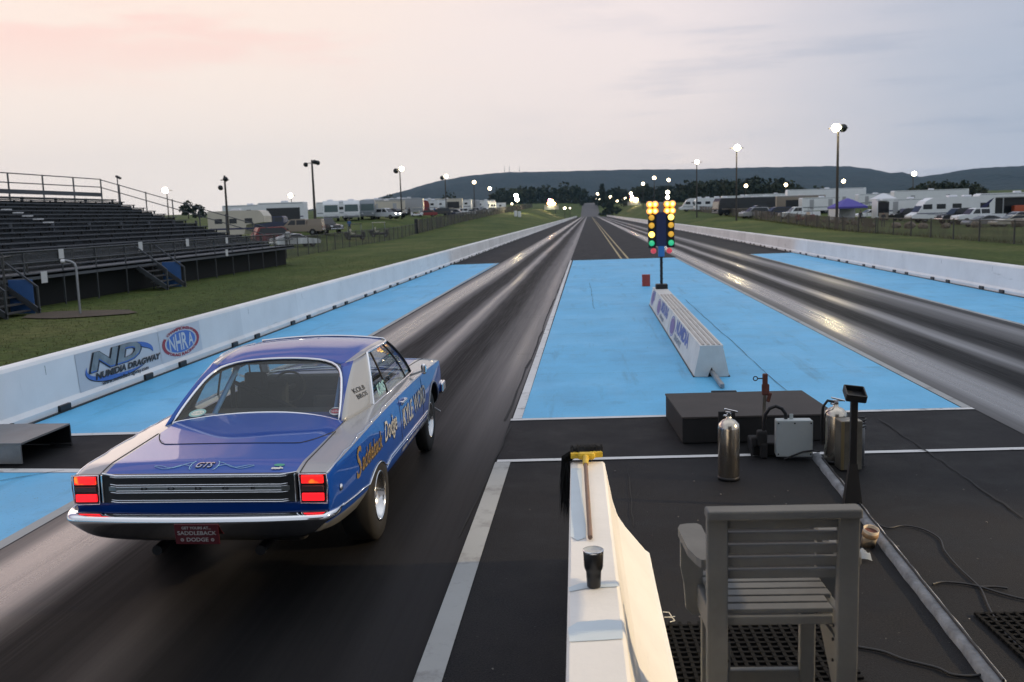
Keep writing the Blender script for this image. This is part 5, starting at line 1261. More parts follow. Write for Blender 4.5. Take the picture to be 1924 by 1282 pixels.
# the timing tower whose balcony the picture is taken from: stands behind the camera and shades the start area
M['siding']=mat('tower_siding',(.16,.15,.14),.8,noise=(2,.2))
tw=thing('timing_tower','brown timing tower behind the start line, out of view','tower',(2.2,-5.0,0))
q=MB(); q.box((0,0,3.6),(9.0,4.6,7.2)); q.build('wall',M['siding'],tw)
q=MB(); q.box((0,.45,7.35),(9.8,6.4,.2)); q.build('roof',M['dark_metal'],tw)
for x in (-3.2,-1.1,1.1,3.2):
    q=MB(); q.bbox((x,2.31,4.2),(1.8,.06,1.3),.02); q.build('window',M['win'],tw)
# ================================================================== THE BLUE CAR
def metallic(name,col,rough,flake,metal=.55):
    m=mat(name,col,rough,metal,coat=.72,crough=.015,spec=.15); N,L=nodes(m); b=N['Principled BSDF']; tc=N.new('ShaderNodeTexCoord')
    n=N.new('ShaderNodeTexNoise'); n.inputs['Scale'].default_value=900; L.new(tc.outputs['Object'],n.inputs['Vector'])
    bp=N.new('ShaderNodeBump'); bp.inputs['Strength'].default_value=flake; bp.inputs['Distance'].default_value=.001; L.new(n.outputs['Fac'],bp.inputs['Height']); L.new(bp.outputs[0],b.inputs['Normal'])
    return m
M['blue_car']=metallic('car_blue',(.003,.062,.36),.36,.10,.10); M['silver_car']=metallic('car_silver_paint',(.34,.355,.37),.36,.10,.4)
M['under']=mat('underside_black',(.008,.008,.008),.85); M['interior']=mat('interior_black',(.022,.024,.026),.8)
M['cage']=mat('cage_blue',(.10,.26,.58),.4); M['gold']=mat('lettering_gold',(.30,.205,.075),.45,.35,noise=(30,.3)); M['let_white']=mat('lettering_white',(.42,.43,.42),.5)
M['let_shadow']=mat('lettering_shadow',(.05,.035,.02),.5); M['let_dark']=mat('lettering_black',(.012,.012,.014),.45); M['pin']=mat('pinstripe_pale',(.25,.48,.72),.4)
M['g_rear']=glass_mat('rear_glass',(.66,.72,.72),1.55,sheen=.07); M['g_side']=glass_mat('side_glass',(.80,.86,.86),1.7)
M['panel_black']=mat('tail_panel_black',(.010,.010,.011),.4); M['panel_grey']=mat('tail_panel_band',(.20,.22,.22),.35,.6)
M['polish']=mat('polished_alloy',(.78,.77,.75),.14,1.0)
def tail_lens_mat():
    m=mat('tail_lens_lit',(.5,.01,.01),.2,emit=((1,.02,.015),1.6)); N,L=nodes(m); b=N['Principled BSDF']; tc=N.new('ShaderNodeTexCoord')
    n=N.new('ShaderNodeTexNoise'); n.inputs['Scale'].default_value=13; n.inputs['Detail'].default_value=2; L.new(tc.outputs['Object'],n.inputs['Vector'])
    r=N.new('ShaderNodeValToRGB'); L.new(n.outputs['Fac'],r.inputs[0]); e=r.color_ramp.elements; e[0].position=.52; e[0].color=(1,.012,.012,1); e[1].position=.76; e[1].color=(1,.42,.02,1)
    L.new(r.outputs[0],b.inputs['Emission Color']); return m
M['lens_hot']=tail_lens_mat(); M['lens_red']=mat('tail_lens_red',(.5,.01,.01),.2,emit=((1,.015,.025),1.1)); M['lens_dull']=mat('reverse_lens',(.10,.045,.045),.25)
CAR=thing('race_car','blue and silver two-door coupe race car at the start line seen from behind','car',(-2.545,6.86,0),.007)
# ---- lower body: half profiles per station, p0..p6
ST=[(-1.20,[(0,.50),(.72,.50),(.80,.53),(.850,.66),(.838,.866),(.668,.874),(0,.879)]),
    (-1.17,[(0,.46),(.74,.46),(.82,.52),(.866,.66),(.850,.873),(.671,.884),(0,.891)]),
    (-1.05,[(0,.43),(.745,.44),(.83,.515),(.872,.66),(.857,.893),(.674,.908),(0,.921)]),
    (-1.01,[(0,.42),(.75,.43),(.835,.51),(.874,.66),(.859,.897),(.675,.911),(0,.9235)]),
    (-.80,[(0,.36),(.76,.38),(.855,.50),(.885,.66),(.868,.905),(.68,.918),(0,.930)]),
    (-.35,[(0,.30),(.78,.34),(.875,.47),(.898,.66),(.876,.925),(.69,.940),(0,.947)]),
    (.05,[(0,.30),(.79,.33),(.88,.46),(.90,.66),(.876,.936),(.70,.958),(0,.962)]),
    (.55,[(0,.29),(.79,.31),(.885,.43),(.90,.65),(.872,.940),(.715,.966),(0,.970)]),
    (1.20,[(0,.28),(.79,.30),(.885,.42),(.898,.64),(.868,.938),(.72,.966),(0,.970)]),
    (1.95,[(0,.28),(.79,.30),(.885,.42),(.896,.63),(.866,.930),(.715,.958),(0,.965)]),
    (2.35,[(0,.29),(.78,.31),(.88,.43),(.892,.63),(.862,.920),(.69,.945),(0,.975)]),
    (2.90,[(0,.30),(.77,.33),(.875,.45),(.888,.63),(.860,.902),(.66,.925),(0,.965)]),
    (3.44,[(0,.36),(.74,.38),(.85,.48),(.875,.62),(.850,.872),(.64,.893),(0,.925)]),
    (3.60,[(0,.42),(.70,.44),(.80,.50),(.855,.62),(.845,.850),(.62,.868),(0,.895)])]
def ev(o):
    dg=bpy.context.evaluated_depsgraph_get(); dg.update(); return bpy.data.meshes.new_from_object(o.evaluated_get(dg))
def body_mesh():
    bm=bmesh.new(); cr=bm.edges.layers.float.new('crease_edge'); rings=[]
    for y,pr in ST:
        ring=[bm.verts.new((x,y,z)) for x,z in pr]+[bm.verts.new((-x,y,z)) for x,z in pr[-2:0:-1]]
        rings.append(ring)
    n=len(rings[0])
    for a,b,(ya,_) in zip(rings,rings[1:],ST):
        for j in range(n):
            f=bm.faces.new((a[j],a[(j+1)%n],b[(j+1)%n],b[j])); k=j if j<6 else 11-j
            f.material_index={0:2,1:(1 if ya<.0 else 0),2:0,3:0,4:1,5:0}[k]
    for r,flip in ((rings[0],1),(rings[-1],0)):
        for q in ((1,2,10,11),(2,3,9,10),(3,4,8,9),(4,5,7,8),(5,6,7),(0,1,11)):
            f=bm.faces.new([r[i] for i in (q if not flip else q[::-1])]); f.material_index=0
    bm.edges.ensure_lookup_table()
    def ce(a,b,v):
        e=bm.edges.get((a,b)); 
        if e: e[cr]=v
    for a,b in zip(rings,rings[1:]):
        for j,v in ((4,.85),(8,.85),(1,.6),(11,.6),(2,.25),(10,.25),(5,.35),(7,.35)): ce(a[j],b[j],v)
    for r in (rings[0],rings[-1]):
        for j in range(n): ce(r[j],r[(j+1)%n],.85 if r is rings[0] else .3)
    bmesh.ops.recalc_face_normals(bm,faces=bm.faces[:])
    me=bpy.data.meshes.new('body'); bm.to_mesh(me); bm.free()
    for m in ('blue_car','silver_car','under'): me.materials.append(M[m])
    o=bpy.data.objects.new('body_cage',me); COL.objects.link(o); o.modifiers.new('s','SUBSURF').levels=3; o.modifiers['s'].render_levels=3
    cut=[]
    def cutter(mb):
        c=link('cutter',mb.mesh('cutter',[M['under']])); m=o.modifiers.new('b','BOOLEAN'); m.object=c; m.operation='DIFFERENCE'; m.solver='EXACT'; cut.append(c)
    for s in (-1,1):
        q=MB(); q.cyl((s*.58,.03,.175),(s*1.2,.03,.175),.405,n=40); cutter(q)
        q=MB(); q.cyl((s*.60,2.78,.33),(s*1.2,2.78,.33),.395,n=40); cutter(q)
    q=MB(); q.box((0,1.16,.72),(1.30,1.80,.70)); cutter(q)
    m2=ev(o)
    for c in cut+[o]: bpy.data.objects.remove(c)
    for p in m2.polygons:
        c=p.center; inside=abs(c.x)<.652 and .255<c.y<2.065 and .36<c.z<.955
        arch=abs(c.x)>.55 and (math.hypot(c.y-.03,c.z-.175)<.409 or math.hypot(c.y-2.78,c.z-.33)<.399)
        if (inside or arch): p.material_index=2
        p.use_smooth=True
    try: m2.set_sharp_from_angle(angle=math.radians(32))
    except Exception: pass
    return m2
bme=body_mesh(); link('body',bme,CAR)
BV=BVHTree.FromPolygons([v.co for v in bme.vertices],[list(p.vertices) for p in bme.polygons])
def on_side(y,z,off=.004,s=1):
    h=BV.ray_cast(Vector((s*1.6,y,z)),Vector((-s,0,0)));
    return (h[0].x+s*off if h[0] else s*.885,y,z)
def on_top(x,y,off=.003):
    h=BV.ray_cast(Vector((x,y,1.6)),Vector((0,0,-1))); return (x,y,(h[0].z if h[0] else .9)+off)
def on_tail(x,z,off=.004):
    h=BV.ray_cast(Vector((x,-2.5,z)),Vector((0,1,0))); return (x,(h[0].y if h[0] else -1.2)-off,z)
# ---- greenhouse
def q3(a,m,b,t):  # quadratic through a (t=0), m (.5), b (1)
    a,m,b=Vector(a),Vector(m),Vector(b); return a*(2*(t-.5)*(t-1))+m*(4*t*(1-t))+b*(2*t*(t-.5))
def lerp(a,b,t): return Vector(a)+(Vector(b)-Vector(a))*t
P0=((0,.225,.965),(0,.47,1.155),(0,.72,1.325)); P1=((.655,-.04,.948),(.600,.265,1.13),(.515,.575,1.297))
P2=((.690,-.13,.935),(.642,.25,1.145),(.600,.66,1.312)); P3=((.775,.56,.945),(.715,.74,1.15),(.642,.95,1.332))
D=((.77,1.10,.948),(.715,1.06,1.15),(.648,1.02,1.334)); P6=((.755,2.20,.945),(.705,1.98,1.15),(.632,1.70,1.328)); P7=((.725,2.30,.945),(.665,2.05,1.15),(.585,1.78,1.338)); P8=((0,2.52,.955),(0,2.18,1.16),(0,1.84,1.366))
TT=[i/10 for i in range(11)]
def col(P,s=1): return [Vector((s*q3(*P,t).x,*q3(*P,t).yz)) for t in TT]
def patch_cols(cols,name,mats,mi=None,solid=None):
    q=MB(); 
    for i in range(len(cols)-1): q.grid([cols[i],cols[i+1]],0 if mi is None else mi[i])
    me=q.mesh(name,mats); bm=bmesh.new(); bm.from_mesh(me); bmesh.ops.remove_doubles(bm,verts=bm.verts,dist=.0005); bmesh.ops.recalc_face_normals(bm,faces=bm.faces[:]); bm.to_mesh(me); bm.free()
    return me
def bez(A,B,Ctl,t): return Vector(A)*(1-t)**2+Vector(Ctl)*2*t*(1-t)+Vector(B)*t*t
def outward(me,c=Vector((0,1.0,1.0))):
    n=sum(((p.center-c).normalized().dot(p.normal) for p in me.polygons))
    if n<0: me.flip_normals()
for s in (-1,1):
    # sail pillar: blue strip next to the glass, silver outside
    cA,cB,cC=col(P1,s),col(P2,s),col(P3,s)
    cols=[]; mi=[]
    for k in range(5):
        t=k/4; cols.append([lerp(a,b,t) for a,b in zip(cA,cB)]); mi.append(0)
    for k in range(1,7):
        t=k/6; cols.append([bez(b,c,(Vector((max(abs(b.x),abs(c.x))*s+.012*s,(b.y*.45+c.y*.55),b.z*.4+c.z*.6))),t) for b,c in zip(cB,cC)]); mi.append(1)
    mi=[0]*4+[1]*6
    me=patch_cols(cols,'rear_pillar',[M['blue_car'],M['silver_car'],M['interior']],mi); outward(me,Vector((0,.9,1.0)))
    o=link('rear_pillar',me,CAR); sd=o.modifiers.new('thick','SOLIDIFY'); sd.thickness=.02; sd.offset=-1; sd.material_offset=2; sd.material_offset_rim=0
    # side glass, pillar, rails
    q=patch_cols([col(P3,s),col(D,s)],'quarter_window',[M['g_side']]); link('quarter_window',q,CAR)
    q=patch_cols([col(D,s),[lerp(a,b,.5)+Vector((.004*s,0,0)) for a,b in zip(col(D,s),col(P6,s))],col(P6,s)],'door_window',[M['g_side']]); link('door_window',q,CAR)
    me=patch_cols([col(P6,s),[lerp(a,b,.5)+Vector((.01*s,.0,0)) for a,b in zip(col(P6,s),col(P7,s))],col(P7,s)],'front_pillar',[M['silver_car']]); outward(me); link('front_pillar',me,CAR)
    q=MB(); q.tube(col(P3,s),.012,6); q.build('window_trim',M['chrome'],CAR)
    q=MB(); q.tube(col(D,s),.009,6); q.build('window_divider',M['dark_metal'],CAR)
    q=MB(); q.tube([c+Vector((.006*s,0,0)) for c in col(P6,s)],.011,6); q.tube([lerp(a,b,.28)+Vector((.006*s,0,0)) for a,b in zip(col(P6,s),col(D,s))],.008,6); q.build('vent_post',M['dark_metal'],CAR)
    q=MB(); q.tube([Vector((s*.778,y,.952)) for y in (.55,.9,1.4,1.9,2.2)],.010,6); q.build('belt_trim',M['chrome'],CAR)
    q=MB(); q.tube([Vector((s*P3[2][0],P3[2][1],P3[2][2])),Vector((s*.654,1.2,1.338)),Vector((s*.650,1.5,1.334)),Vector((s*P6[2][0],P6[2][1],P6[2][2]))],.013,6); q.build('drip_rail',M['chrome'],CAR)
# roof (Coons patch per half, one mesh)
def roofpt(u,v):
    R_=q3(P0[2],(.32,.675,1.318),P1[2],min(1,u/.82)) if u<=.82 else lerp(P1[2],P2[2],(u-.82)/.18)
    F_=q3(P8[2],(.36,1.815,1.356),P7[2],min(1,u/.9)) if u<=.9 else lerp(P7[2],P6[2],(u-.9)/.1)
    C_=bez(P0[2],P8[2],(0,1.22,1.424),v)
    pts=[Vector(P2[2]),Vector((.632,.95,1.335)),Vector((.648,1.3,1.343)),Vector(P6[2])]
    vv=v*3; i=min(2,int(vv)); E_=lerp(pts[i],pts[i+1],vv-i)
    c00,c10,c01,c11=Vector(P0[2]),Vector(P2[2]),Vector(P8[2]),Vector(P6[2])
    S_=R_*(1-v)+F_*v+C_*(1-u)+E_*u-(c00*(1-u)*(1-v)+c10*u*(1-v)+c01*(1-u)*v+c11*u*v)
    S_.z+=.022*math.sin(PI*v)*(u**2)*(1-u)*3.0
    return S_
us=[i/16 for i in range(17)]; vs_=[i/18 for i in range(19)]
q=MB(); rows=[[roofpt(abs(u),v) if u>=0 else Vector((-roofpt(-u,v).x,*roofpt(-u,v).yz)) for u in [-x for x in us[::-1]]+us[1:]] for v in vs_]
n=len(rows[0])
for i in range(len(rows)-1):
    for j in range(n-1):
        uu=abs((j+.5)-(n-1)/2)/((n-1)/2); q.add([rows[i][j],rows[i][j+1],rows[i+1][j+1],rows[i+1][j]],[(0,1,2,3)],1 if uu>.90 else 0,True)
me=q.mesh('roof',[M['blue_car'],M['silver_car'],M['interior'],M['interior']]); bm=bmesh.new(); bm.from_mesh(me); bmesh.ops.remove_doubles(bm,verts=bm.verts,dist=.0005); bmesh.ops.recalc_face_normals(bm,faces=bm.faces[:]); bm.to_mesh(me); bm.free()
outward(me,Vector((0,1.2,.5))); o=link('roof',me,CAR); sd=o.modifiers.new('thick','SOLIDIFY'); sd.thickness=.018; sd.offset=-1; sd.material_offset=2
# glass with rounded top corners comes from the frame: rear window and windshield
def glasspatch(A,B,name,m,bow):
    cs=[]
    for k in range(-8,9):
        u=abs(k)/8; s=1 if k>=0 else -1
        c=[]
        for a,b in zip(col(A),col(B)):
            p=Vector((b.x*u,a.y+(b.y-a.y)*u**2.2,a.z+(b.z-a.z)*u**2)); c.append(Vector((s*p.x,p.y,p.z)))
        cs.append(c)
    me=patch_cols(cs,name,[m]); outward(me,Vector((0,1.2,.9))); return cs,link(name,me,CAR)
cr_,rw=glasspatch(P0,P1,'rear_window',M['g_rear'],0); cf_,fw=glasspatch(P8,P7,'windshield',M['g_rear'],0)
loop=[c[0] for c in cr_]+cr_[-1][1:-1]+[c[-1] for c in cr_[::-1]]+cr_[0][-2:0:-1]
# round the two upper corners of the trim
def soften(lp,idx,k=2):
    out=list(lp)
    for _ in range(k):
        out=[(lp_+ (out[i-1]+out[(i+1)%len(out)])*.5)*.5 if any(abs(i-j)<3 for j in idx) else lp_ for i,lp_ in enumerate(out)]
    return out
n1=len(cr_)+len(cr_[-1])-2; idx=[n1,n1+len(cr_)-1]
loop2=soften(loop,idx,5); q=MB(); q.tube([p+Vector((0,-.006,.006)) for p in loop2],.0115,8,closed=True); q.build('rear_window_trim',M['chrome'],CAR)
q=MB(); q.tube([p*1.0+Vector((0,.004,-.012)) for p in loop2],.014,8,closed=True); q.build('window_seal',M['interior'],CAR)
# black corner fillets behind the trim
lf=[c[0] for c in cf_]+cf_[-1][1:-1]+[c[-1] for c in cf_[::-1]]+cf_[0][-2:0:-1]; q=MB(); q.tube([p+Vector((0,.006,.006)) for p in lf],.011,8,closed=True); q.build('windshield_trim',M['chrome'],CAR)
# deck: closing panel between pillars under the glass, trunk gap
q=MB()
rows=[]
for k in range(17):
    x=-.66+1.32*k/16; u=abs(x)/.66; yb=.225+(-.04-.225)*u**2.2; yf=-.62+ .30*max(0,(u-.72)/.28)**1.6
    r=[]
    for j in range(7):
        t=j/6; zt=on_top(x,yf,.0)[2] if j==0 else 0
        z0=on_top(x*.99,min(.235,yf+(yb-yf)*t),.0)[2]
        r.append((x,yf+(yb-yf)*t,z0+.002+.010*t*t))
    rows.append(r)
q.grid(rows); q.build('deck_panel',M['blue_car'],CAR)
gap=[(x,-.63+.30*max(0,(abs(x)/.66-.72)/.28)**1.6) for x in [-.655+1.31*i/40 for i in range(41)]]
q=MB(); q.tube([on_top(x,y,.0005) for x,y in gap],.0045,5); q.build('trunk_gap',M['interior'],CAR)
for s in (-1,1): q=MB(); q.tube([on_top(s*(.664+.008*math.sin((y+1.2))),y,.0005) for y in [-1.195+.86*i/20 for i in range(21)]],.0045,5); q.build('trunk_gap',M['interior'],CAR)
for s in (-1,1):
    q=MB(); q.tube([on_side(.98+.0*z,z,.0,s) for z in [.36+.57*i/12 for i in range(13)]],.0035,5); q.build('door_gap',M['interior'],CAR); q=MB(); q.tube([on_side(2.12,z,.0,s) for z in [.36+.55*i/12 for i in range(13)]],.0035,5); q.build('door_gap',M['interior'],CAR)
# chrome side mouldings
for s in (-1,1):
    q=MB(); pts=[]
    for i in range(46):
        y=-1.19+4.60*i/45; best=None
        for zz in [.80+.006*k for k in range(30)]:
            h=BV.ray_cast(Vector((s*1.6,y,zz)),Vector((-s,0,0)))
            if h[0] and s*h[0].x>.815+.02*(abs(y-1)<2): best=(h[0].x+s*.002,y,zz)
        if best: pts.append(best)
    q.tube(pts,.0055,6); q.build('crease_moulding',M['chrome'],CAR)
    q=MB()
    low=[(-1.18,.615),(-.92,.572),(-.6,.545),(-.42,.535)]+[(.03+.425*math.cos(a),.175+.425*math.sin(a)) for a in [math.radians(d) for d in range(128,50,-8)]]+[(.36,.50),(.50,.535),(1.2,.53),(1.9,.525),(2.36,.52)]
    q.tube([on_side(y,z,.003,s) for y,z in low],.007,6); q.tube([on_side(y,z-.028,.003,s) for y,z in low[-5:]],.004,6); q.build('lower_moulding',M['chrome'],CAR)
    q=MB(); q.tube([on_side(2.78+.41*math.cos(a),.33+.41*math.sin(a),.003,s) for a in [PI*i/20 for i in range(21)]],.010,6); q.build('arch_trim',M['galv'],CAR)
    # door handle
    p=on_side(1.12,.865,.0,s); q=MB(); q.bbox((p[0]+s*.022,1.13,.868),(.022,.20,.024),.008); q.bbox((p[0]+s*.008,1.05,.862),(.03,.04,.04),.01); q.bbox((p[0]+s*.008,1.21,.862),(.03,.04,.04),.01); q.build('door_handle',M['chrome'],CAR)
    q=MB(); pp=on_side(-1.0,.72,.004,s); q.lathe([(.001,.012),(.018,.010),(.024,0)],pp,14,M=Matrix.Rotation(s*PI/2,3,'Y')); q.build('side_marker',M['chrome'],CAR)
    q=MB(); q.bbox((s*.94,1.93,1.02),(.05,.06,.10),.02); q.bar((s*.80,1.95,.955),(s*.93,1.94,1.0),.02,.02); q.build('door_mirror',M['chrome'],CAR)
    # front bumper tip
    q=MB(); q.bbox((s*.872,3.50,.56),(.04,.22,.11),.018); q.build('bumper_tip',M['chrome'],CAR)
q=MB(); q.bbox((0,3.58,.54),(1.75,.10,.15),.03); q.build('front_bumper',M['chrome'],CAR)
# hood: scoop louvres and lines
for s in (-1,1):
    q=MB(); c=on_top(s*.40,2.85,.016); q.bbox(c,(.14,.62,.045),.02); 
    for k in range(5): q.bbox((c[0],2.62+.11*k,c[2]+.026),(.11,.03,.012),.004)
    q.build('hood_vent',M['silver_car'],CAR)
q=MB()
for s in (-1,1): q.tube([on_top(s*.655,y,.001) for y in [2.3+1.2*i/14 for i in range(15)]],.004,5)
q.tube([on_top(x,2.32,.001) for x in [-.65+1.3*i/20 for i in range(21)]],.006,5); q.build('hood_gap',M['interior'],CAR)
# GREENHOUSE SHIFT: the cabin sits a touch left of the body axis at its rear
for o in list(CAR.children):
    if o.name.split('.')[0] in ('rear_pillar','quarter_window','door_window','front_pillar','window_trim','window_divider','vent_post','belt_trim','drip_rail','roof','rear_window','windshield','rear_window_trim','window_seal','windshield_trim'):
        for v in o.data.vertices: v.co.x-=.035*max(0,min(1,1-v.co.y/1.8))
# ---- tail: panel, mouldings, letters, lights
yt=-1.2
tp_=MB(); tp_.bbox((0,yt-.012,.785),(1.305,.03,.188),.006); TP=tp_.build('tail_panel',M['panel_black'],CAR)
def trimline(z,dz,r=.0045,xe=.645):
    q=MB(); q.tube([(-xe,yt-.012,z+dz),(-xe+.10,yt-.034,z),(xe-.10,yt-.034,z),(xe,yt-.012,z+dz)],r,6); return q
for z,r in ((.874,.006),(.862,.003),(.812,.0035),(.799,.003),(.773,.003),(.760,.0035),(.710,.003),(.697,.004)):
    trimline(z,.010 if z>.8 else .006,r).build('trim_bar',M['chrome'],TP)
q=MB(); q.bbox((0,yt-.027,.786),(1.10,.014,.026),.002); q.build('centre_band',M['panel_grey'],TP)
for s in (-1,1):
    q=MB(); q.bbox((s*.640,yt-.02,.786),(.012,.03,.185),.003); q.build('end_trim',M['chrome'],TP)
    q=MB(); q.bbox((s*.595,yt-.020,.786),(.10,.016,.030),.002,rot=Matrix.Rotation(s*.2,3,'Z')); q.build('centre_band',M['panel_grey'],TP)
q=MB()
for k,ch in enumerate('DODGE'):
    vs,fs=text_tris(ch,size=.030,sx=2.0,off=.0015); q.add([(-.36+.18*k+x,yt-.0355,.786+z) for x,z in vs],fs)
q.build('lettering',M['let_dark'],TP)
for s in (-1,1):
    L=MB(); L.bbox((s*.752,yt-.010,.782),(.172,.04,.190),.008); TL=L.build('tail_light',M['panel_black'],CAR)
    q=MB(); q.bbox((s*.752,yt-.034,.842),(.142,.016,.050),.004); q.build('upper_lens',M['lens_hot'],TL)
    q=MB(); q.bbox((s*.752,yt-.034,.785),(.142,.014,.034),.004); q.build('reverse_lens',M['lens_dull'],TL)
    q=MB(); q.bbox((s*.752,yt-.034,.727),(.142,.016,.050),.004); q.build('lower_lens',M['lens_red'],TL)
    q=MB(); q.tube([(s*.665,yt-.03,.876),(s*.842,yt-.03,.874),(s*.848,yt-.028,.80),(s*.838,yt-.028,.682),(s*.668,yt-.028,.684)],.005,6,closed=True); q.build('bezel',M['chrome'],TL)
# bumper: swept profile
prof=[(0.0,.650),(-.055,.655),(-.105,.648),(-.122,.630),(-.120,.605),(-.100,.555),(-.075,.505),(-.03,.470),(0.01,.466)]
bx=[(-.900,.15,.85),(-.898,.09,.80),(-.880,.035,.62),(-.84,.0,.30),(-.78,-.012,.04),(-.60,-.03,0),(-.45,-.045,0),(0,-.06,0),(.45,-.045,0),(.60,-.03,0),(.78,-.012,.04),(.84,.0,.30),(.880,.035,.62),(.898,.09,.80),(.900,.15,.85)]
rows=[]
for x,yo,up in bx:
    k=1 if abs(x)<.88 else (.75 if abs(x)<.92 else .25)
    inx=max(0,abs(x)-.84)*.0
    rows.append([((x-math.copysign((.0 if abs(x)<.6 else .10*max(0,(.61-z))/.16),x)),yt-.045+yo+py*k,z+(.61-z)*up*(1 if z<.61 else .0)) for py,z in prof])
q=MB(); q.grid(rows); me=q.mesh('rear_bumper',[M['chrome']]); o=link('rear_bumper',me,CAR); sb=o.modifiers.new('s','SUBSURF'); sb.levels=2; sb.render_levels=2; RB=o; o.location.x=.018
sd=o.modifiers.new('thick','SOLIDIFY'); sd.thickness=.008
# licence plate
M['plate']=mat('plate_maroon',(.085,.008,.014),.45)
q=MB(); q.bbox((0,0,0),(.285,.006,.135),.004); PL=q.build('licence_plate',M['plate'],CAR); PL.location=(.05,yt-.215,.545); PL.rotation_euler=(.10,0,0)
q=MB(); f=lambda x,z:(x,-.0045,z)
for txt,sz,dz,sx in (('GET YOURS AT...',.024,.043,1.05),('SADDLEBACK',.036,.008,1.12),('DODGE',.036,-.036,1.12)):
    vs,fs=text_tris(txt,size=sz,sx=sx,off=.0006); q.add([f(x,z+dz) for x,z in vs],fs)
for s in (-1,1):
    ring(q,f,ellipse(s*.098,-.036,.011,.011,12),ellipse(s*.098,-.036,.006,.006,12),0)
    flat(q,f,ellipse(s*.098,-.036,.003,.003,8),0)
q.build('lettering',M['let_white'],PL)
# underside, axle, exhaust, tank
q=MB(); q.bbox((0,-.45,.40),(1.2,1.0,.16),.05); q.cyl((-.6,.03,.33),(.6,.03,.33),.05,n=12); q.ball((0,.03,.33),.16,14); q.build('underside',M['under'],CAR)
q=MB(); q.cyl((-.35,-1.15,.34),(-.35,-.4,.36),.035,n=12); q.build('exhaust_pipe',M['dark_metal'],CAR); q=MB(); q.cyl((.35,-1.15,.34),(.35,-.4,.36),.035,n=12); q.build('exhaust_pipe',M['dark_metal'],CAR)
# ---- wheels
def wheel(x,y,r,w,rr,s):
    X=Matrix.Rotation(s*PI/2,3,'Y'); t=MB()
    t.lathe([(rr,-w*.48),(rr+.02,-w*.5),(r*.93,-w*.47),(r,-w*.38),(r+.002,0),(r,w*.38),(r*.93,w*.47),(rr+.025,w*.5),(rr,w*.47)],(0,0,0),48,0,X)
    T=t.build('wheel',M['rubber'],CAR); T.location=(x,y,r)
    q=MB(); q.lathe([(rr+.004,w*.46),(rr,w*.49),(rr-.012,w*.49),(rr-.02,w*.43),(rr-.035,w*.22),(rr*.62,w*.16),(rr*.34,w*.22),(rr*.30,w*.27),(rr*.16,w*.28),(.001,w*.27)],(0,0,0),40,0,X)
    q.build('rim',M['polish'],T)
    q=MB()
    for k in range(5):
        a=2*PI*k/5; q.cyl(X@Vector((rr*.27*math.cos(a),rr*.27*math.sin(a),w*.2)),X@Vector((rr*.27*math.cos(a),rr*.27*math.sin(a),w*.30)),.010,n=8)
    q.build('lug_nut',M['dark_metal'],T)
for s in (-1,1):
    wheel(s*.768,.05,.337,.255,.195,s); wheel(s*.775,2.80,.322,.135,.190,s)
# ---- cabin
q=MB(); q.bbox((-.34,.98,.78),(.46,.10,.62),.05,rot=Matrix.Rotation(-.18,3,'X')); q.bbox((-.34,1.18,.52),(.46,.48,.12),.05); q.build('driver_seat',M['interior'],CAR)
q=MB(); q.bbox((-.36,.92,1.10),(.20,.07,.17),.03); q.build('head_rest',M['interior'],CAR)
q=MB(); q.bbox((.34,.98,.70),(.46,.10,.52),.05,rot=Matrix.Rotation(-.18,3,'X')); q.build('passenger_seat',M['interior'],CAR)
q=MB(); q.bbox((0,1.98,.90),(1.28,.14,.16),.04); q.build('dashboard',M['interior'],CAR)
q=MB(); q.bbox((0,.35,.935),(1.26,.34,.03),.01); q.build('parcel_shelf',M['interior'],CAR)
q=MB(); c=Vector((-.34,1.72,.90)); q.tube([c+Vector((.16*math.cos(a),.06*math.sin(a),.14*math.sin(a))) for a in [2*PI*i/24 for i in range(24)]],.012,6,closed=True); q.bar(c,(-.34,1.95,.88),.03,.03); q.build('steering_wheel',M['interior'],CAR)
for s in (-1,1):
    q=MB(); q.tube([(s*.50,.30,.94),(s*.455,.80,1.275)],.021,10); q.build('cage_brace',M['cage'],CAR)
q=MB(); q.tube([(-.56,.88,.4),(-.55,.86,1.1),(-.50,.84,1.24),(-.40,.83,1.285),(.40,.83,1.285),(.50,.84,1.24),(.55,.86,1.1),(.56,.88,.4)],.021,10); q.build('cage_hoop',M['interior'],CAR)
q=MB(); q.tube([(-.55,.85,1.12),(.55,.85,.62)],.018,8); q.tube([(.57,.9,.8),(.57,1.95,.62)],.02,8); q.tube([(-.57,.9,.8),(-.57,1.95,.62)],.02,8); q.build('cage_bar',M['interior'],CAR)
# ---- lettering and decals
def side_text(q,txt,y0,z0,size,sx,mi,shear=.0,off=.0,slope=.0,voff=.004,rnd_=False):
    vs,fs=text_tris(txt,size=size,sx=sx,shear=shear,off=off,align='LEFT')
    q.add([on_side(y0+x,z0+z+slope*x,voff) for x,z in vs],fs,mi)
LM=[M['gold'],M['let_shadow'],M['let_white']]
q=MB(); side_text(q,'S',-.64,.745,.30,1.0,1,.35,.008,voff=.003,slope=0); LM=[M['gold'],M['let_shadow'],M['let_white']]
q=MB(); side_text(q,'S',-.645,.752,.30,1.0,0,.35,.002,voff=.005)
side_text(q,'addleback',-.475,.735,.185,.88,1,.40,.006,.02,.003); side_text(q,'addleback',-.48,.742,.185,.88,0,.40,.001,.02,.005)
q.build('side_lettering',LM,CAR); q=MB(); side_text(q,'Dodge',.285,.762,.215,.86,1,.38,.006,.0,.003); side_text(q,'Dodge',.28,.770,.215,.86,2,.38,.002,.0,.005)
q.build('side_lettering',LM,CAR); q=MB(); side_text(q,'KYLE',1.06,.70,.235,.90,1,.12,.006,.02,.003); side_text(q,'KYLE',1.055,.707,.235,.90,2,.12,.003,.02,.005)
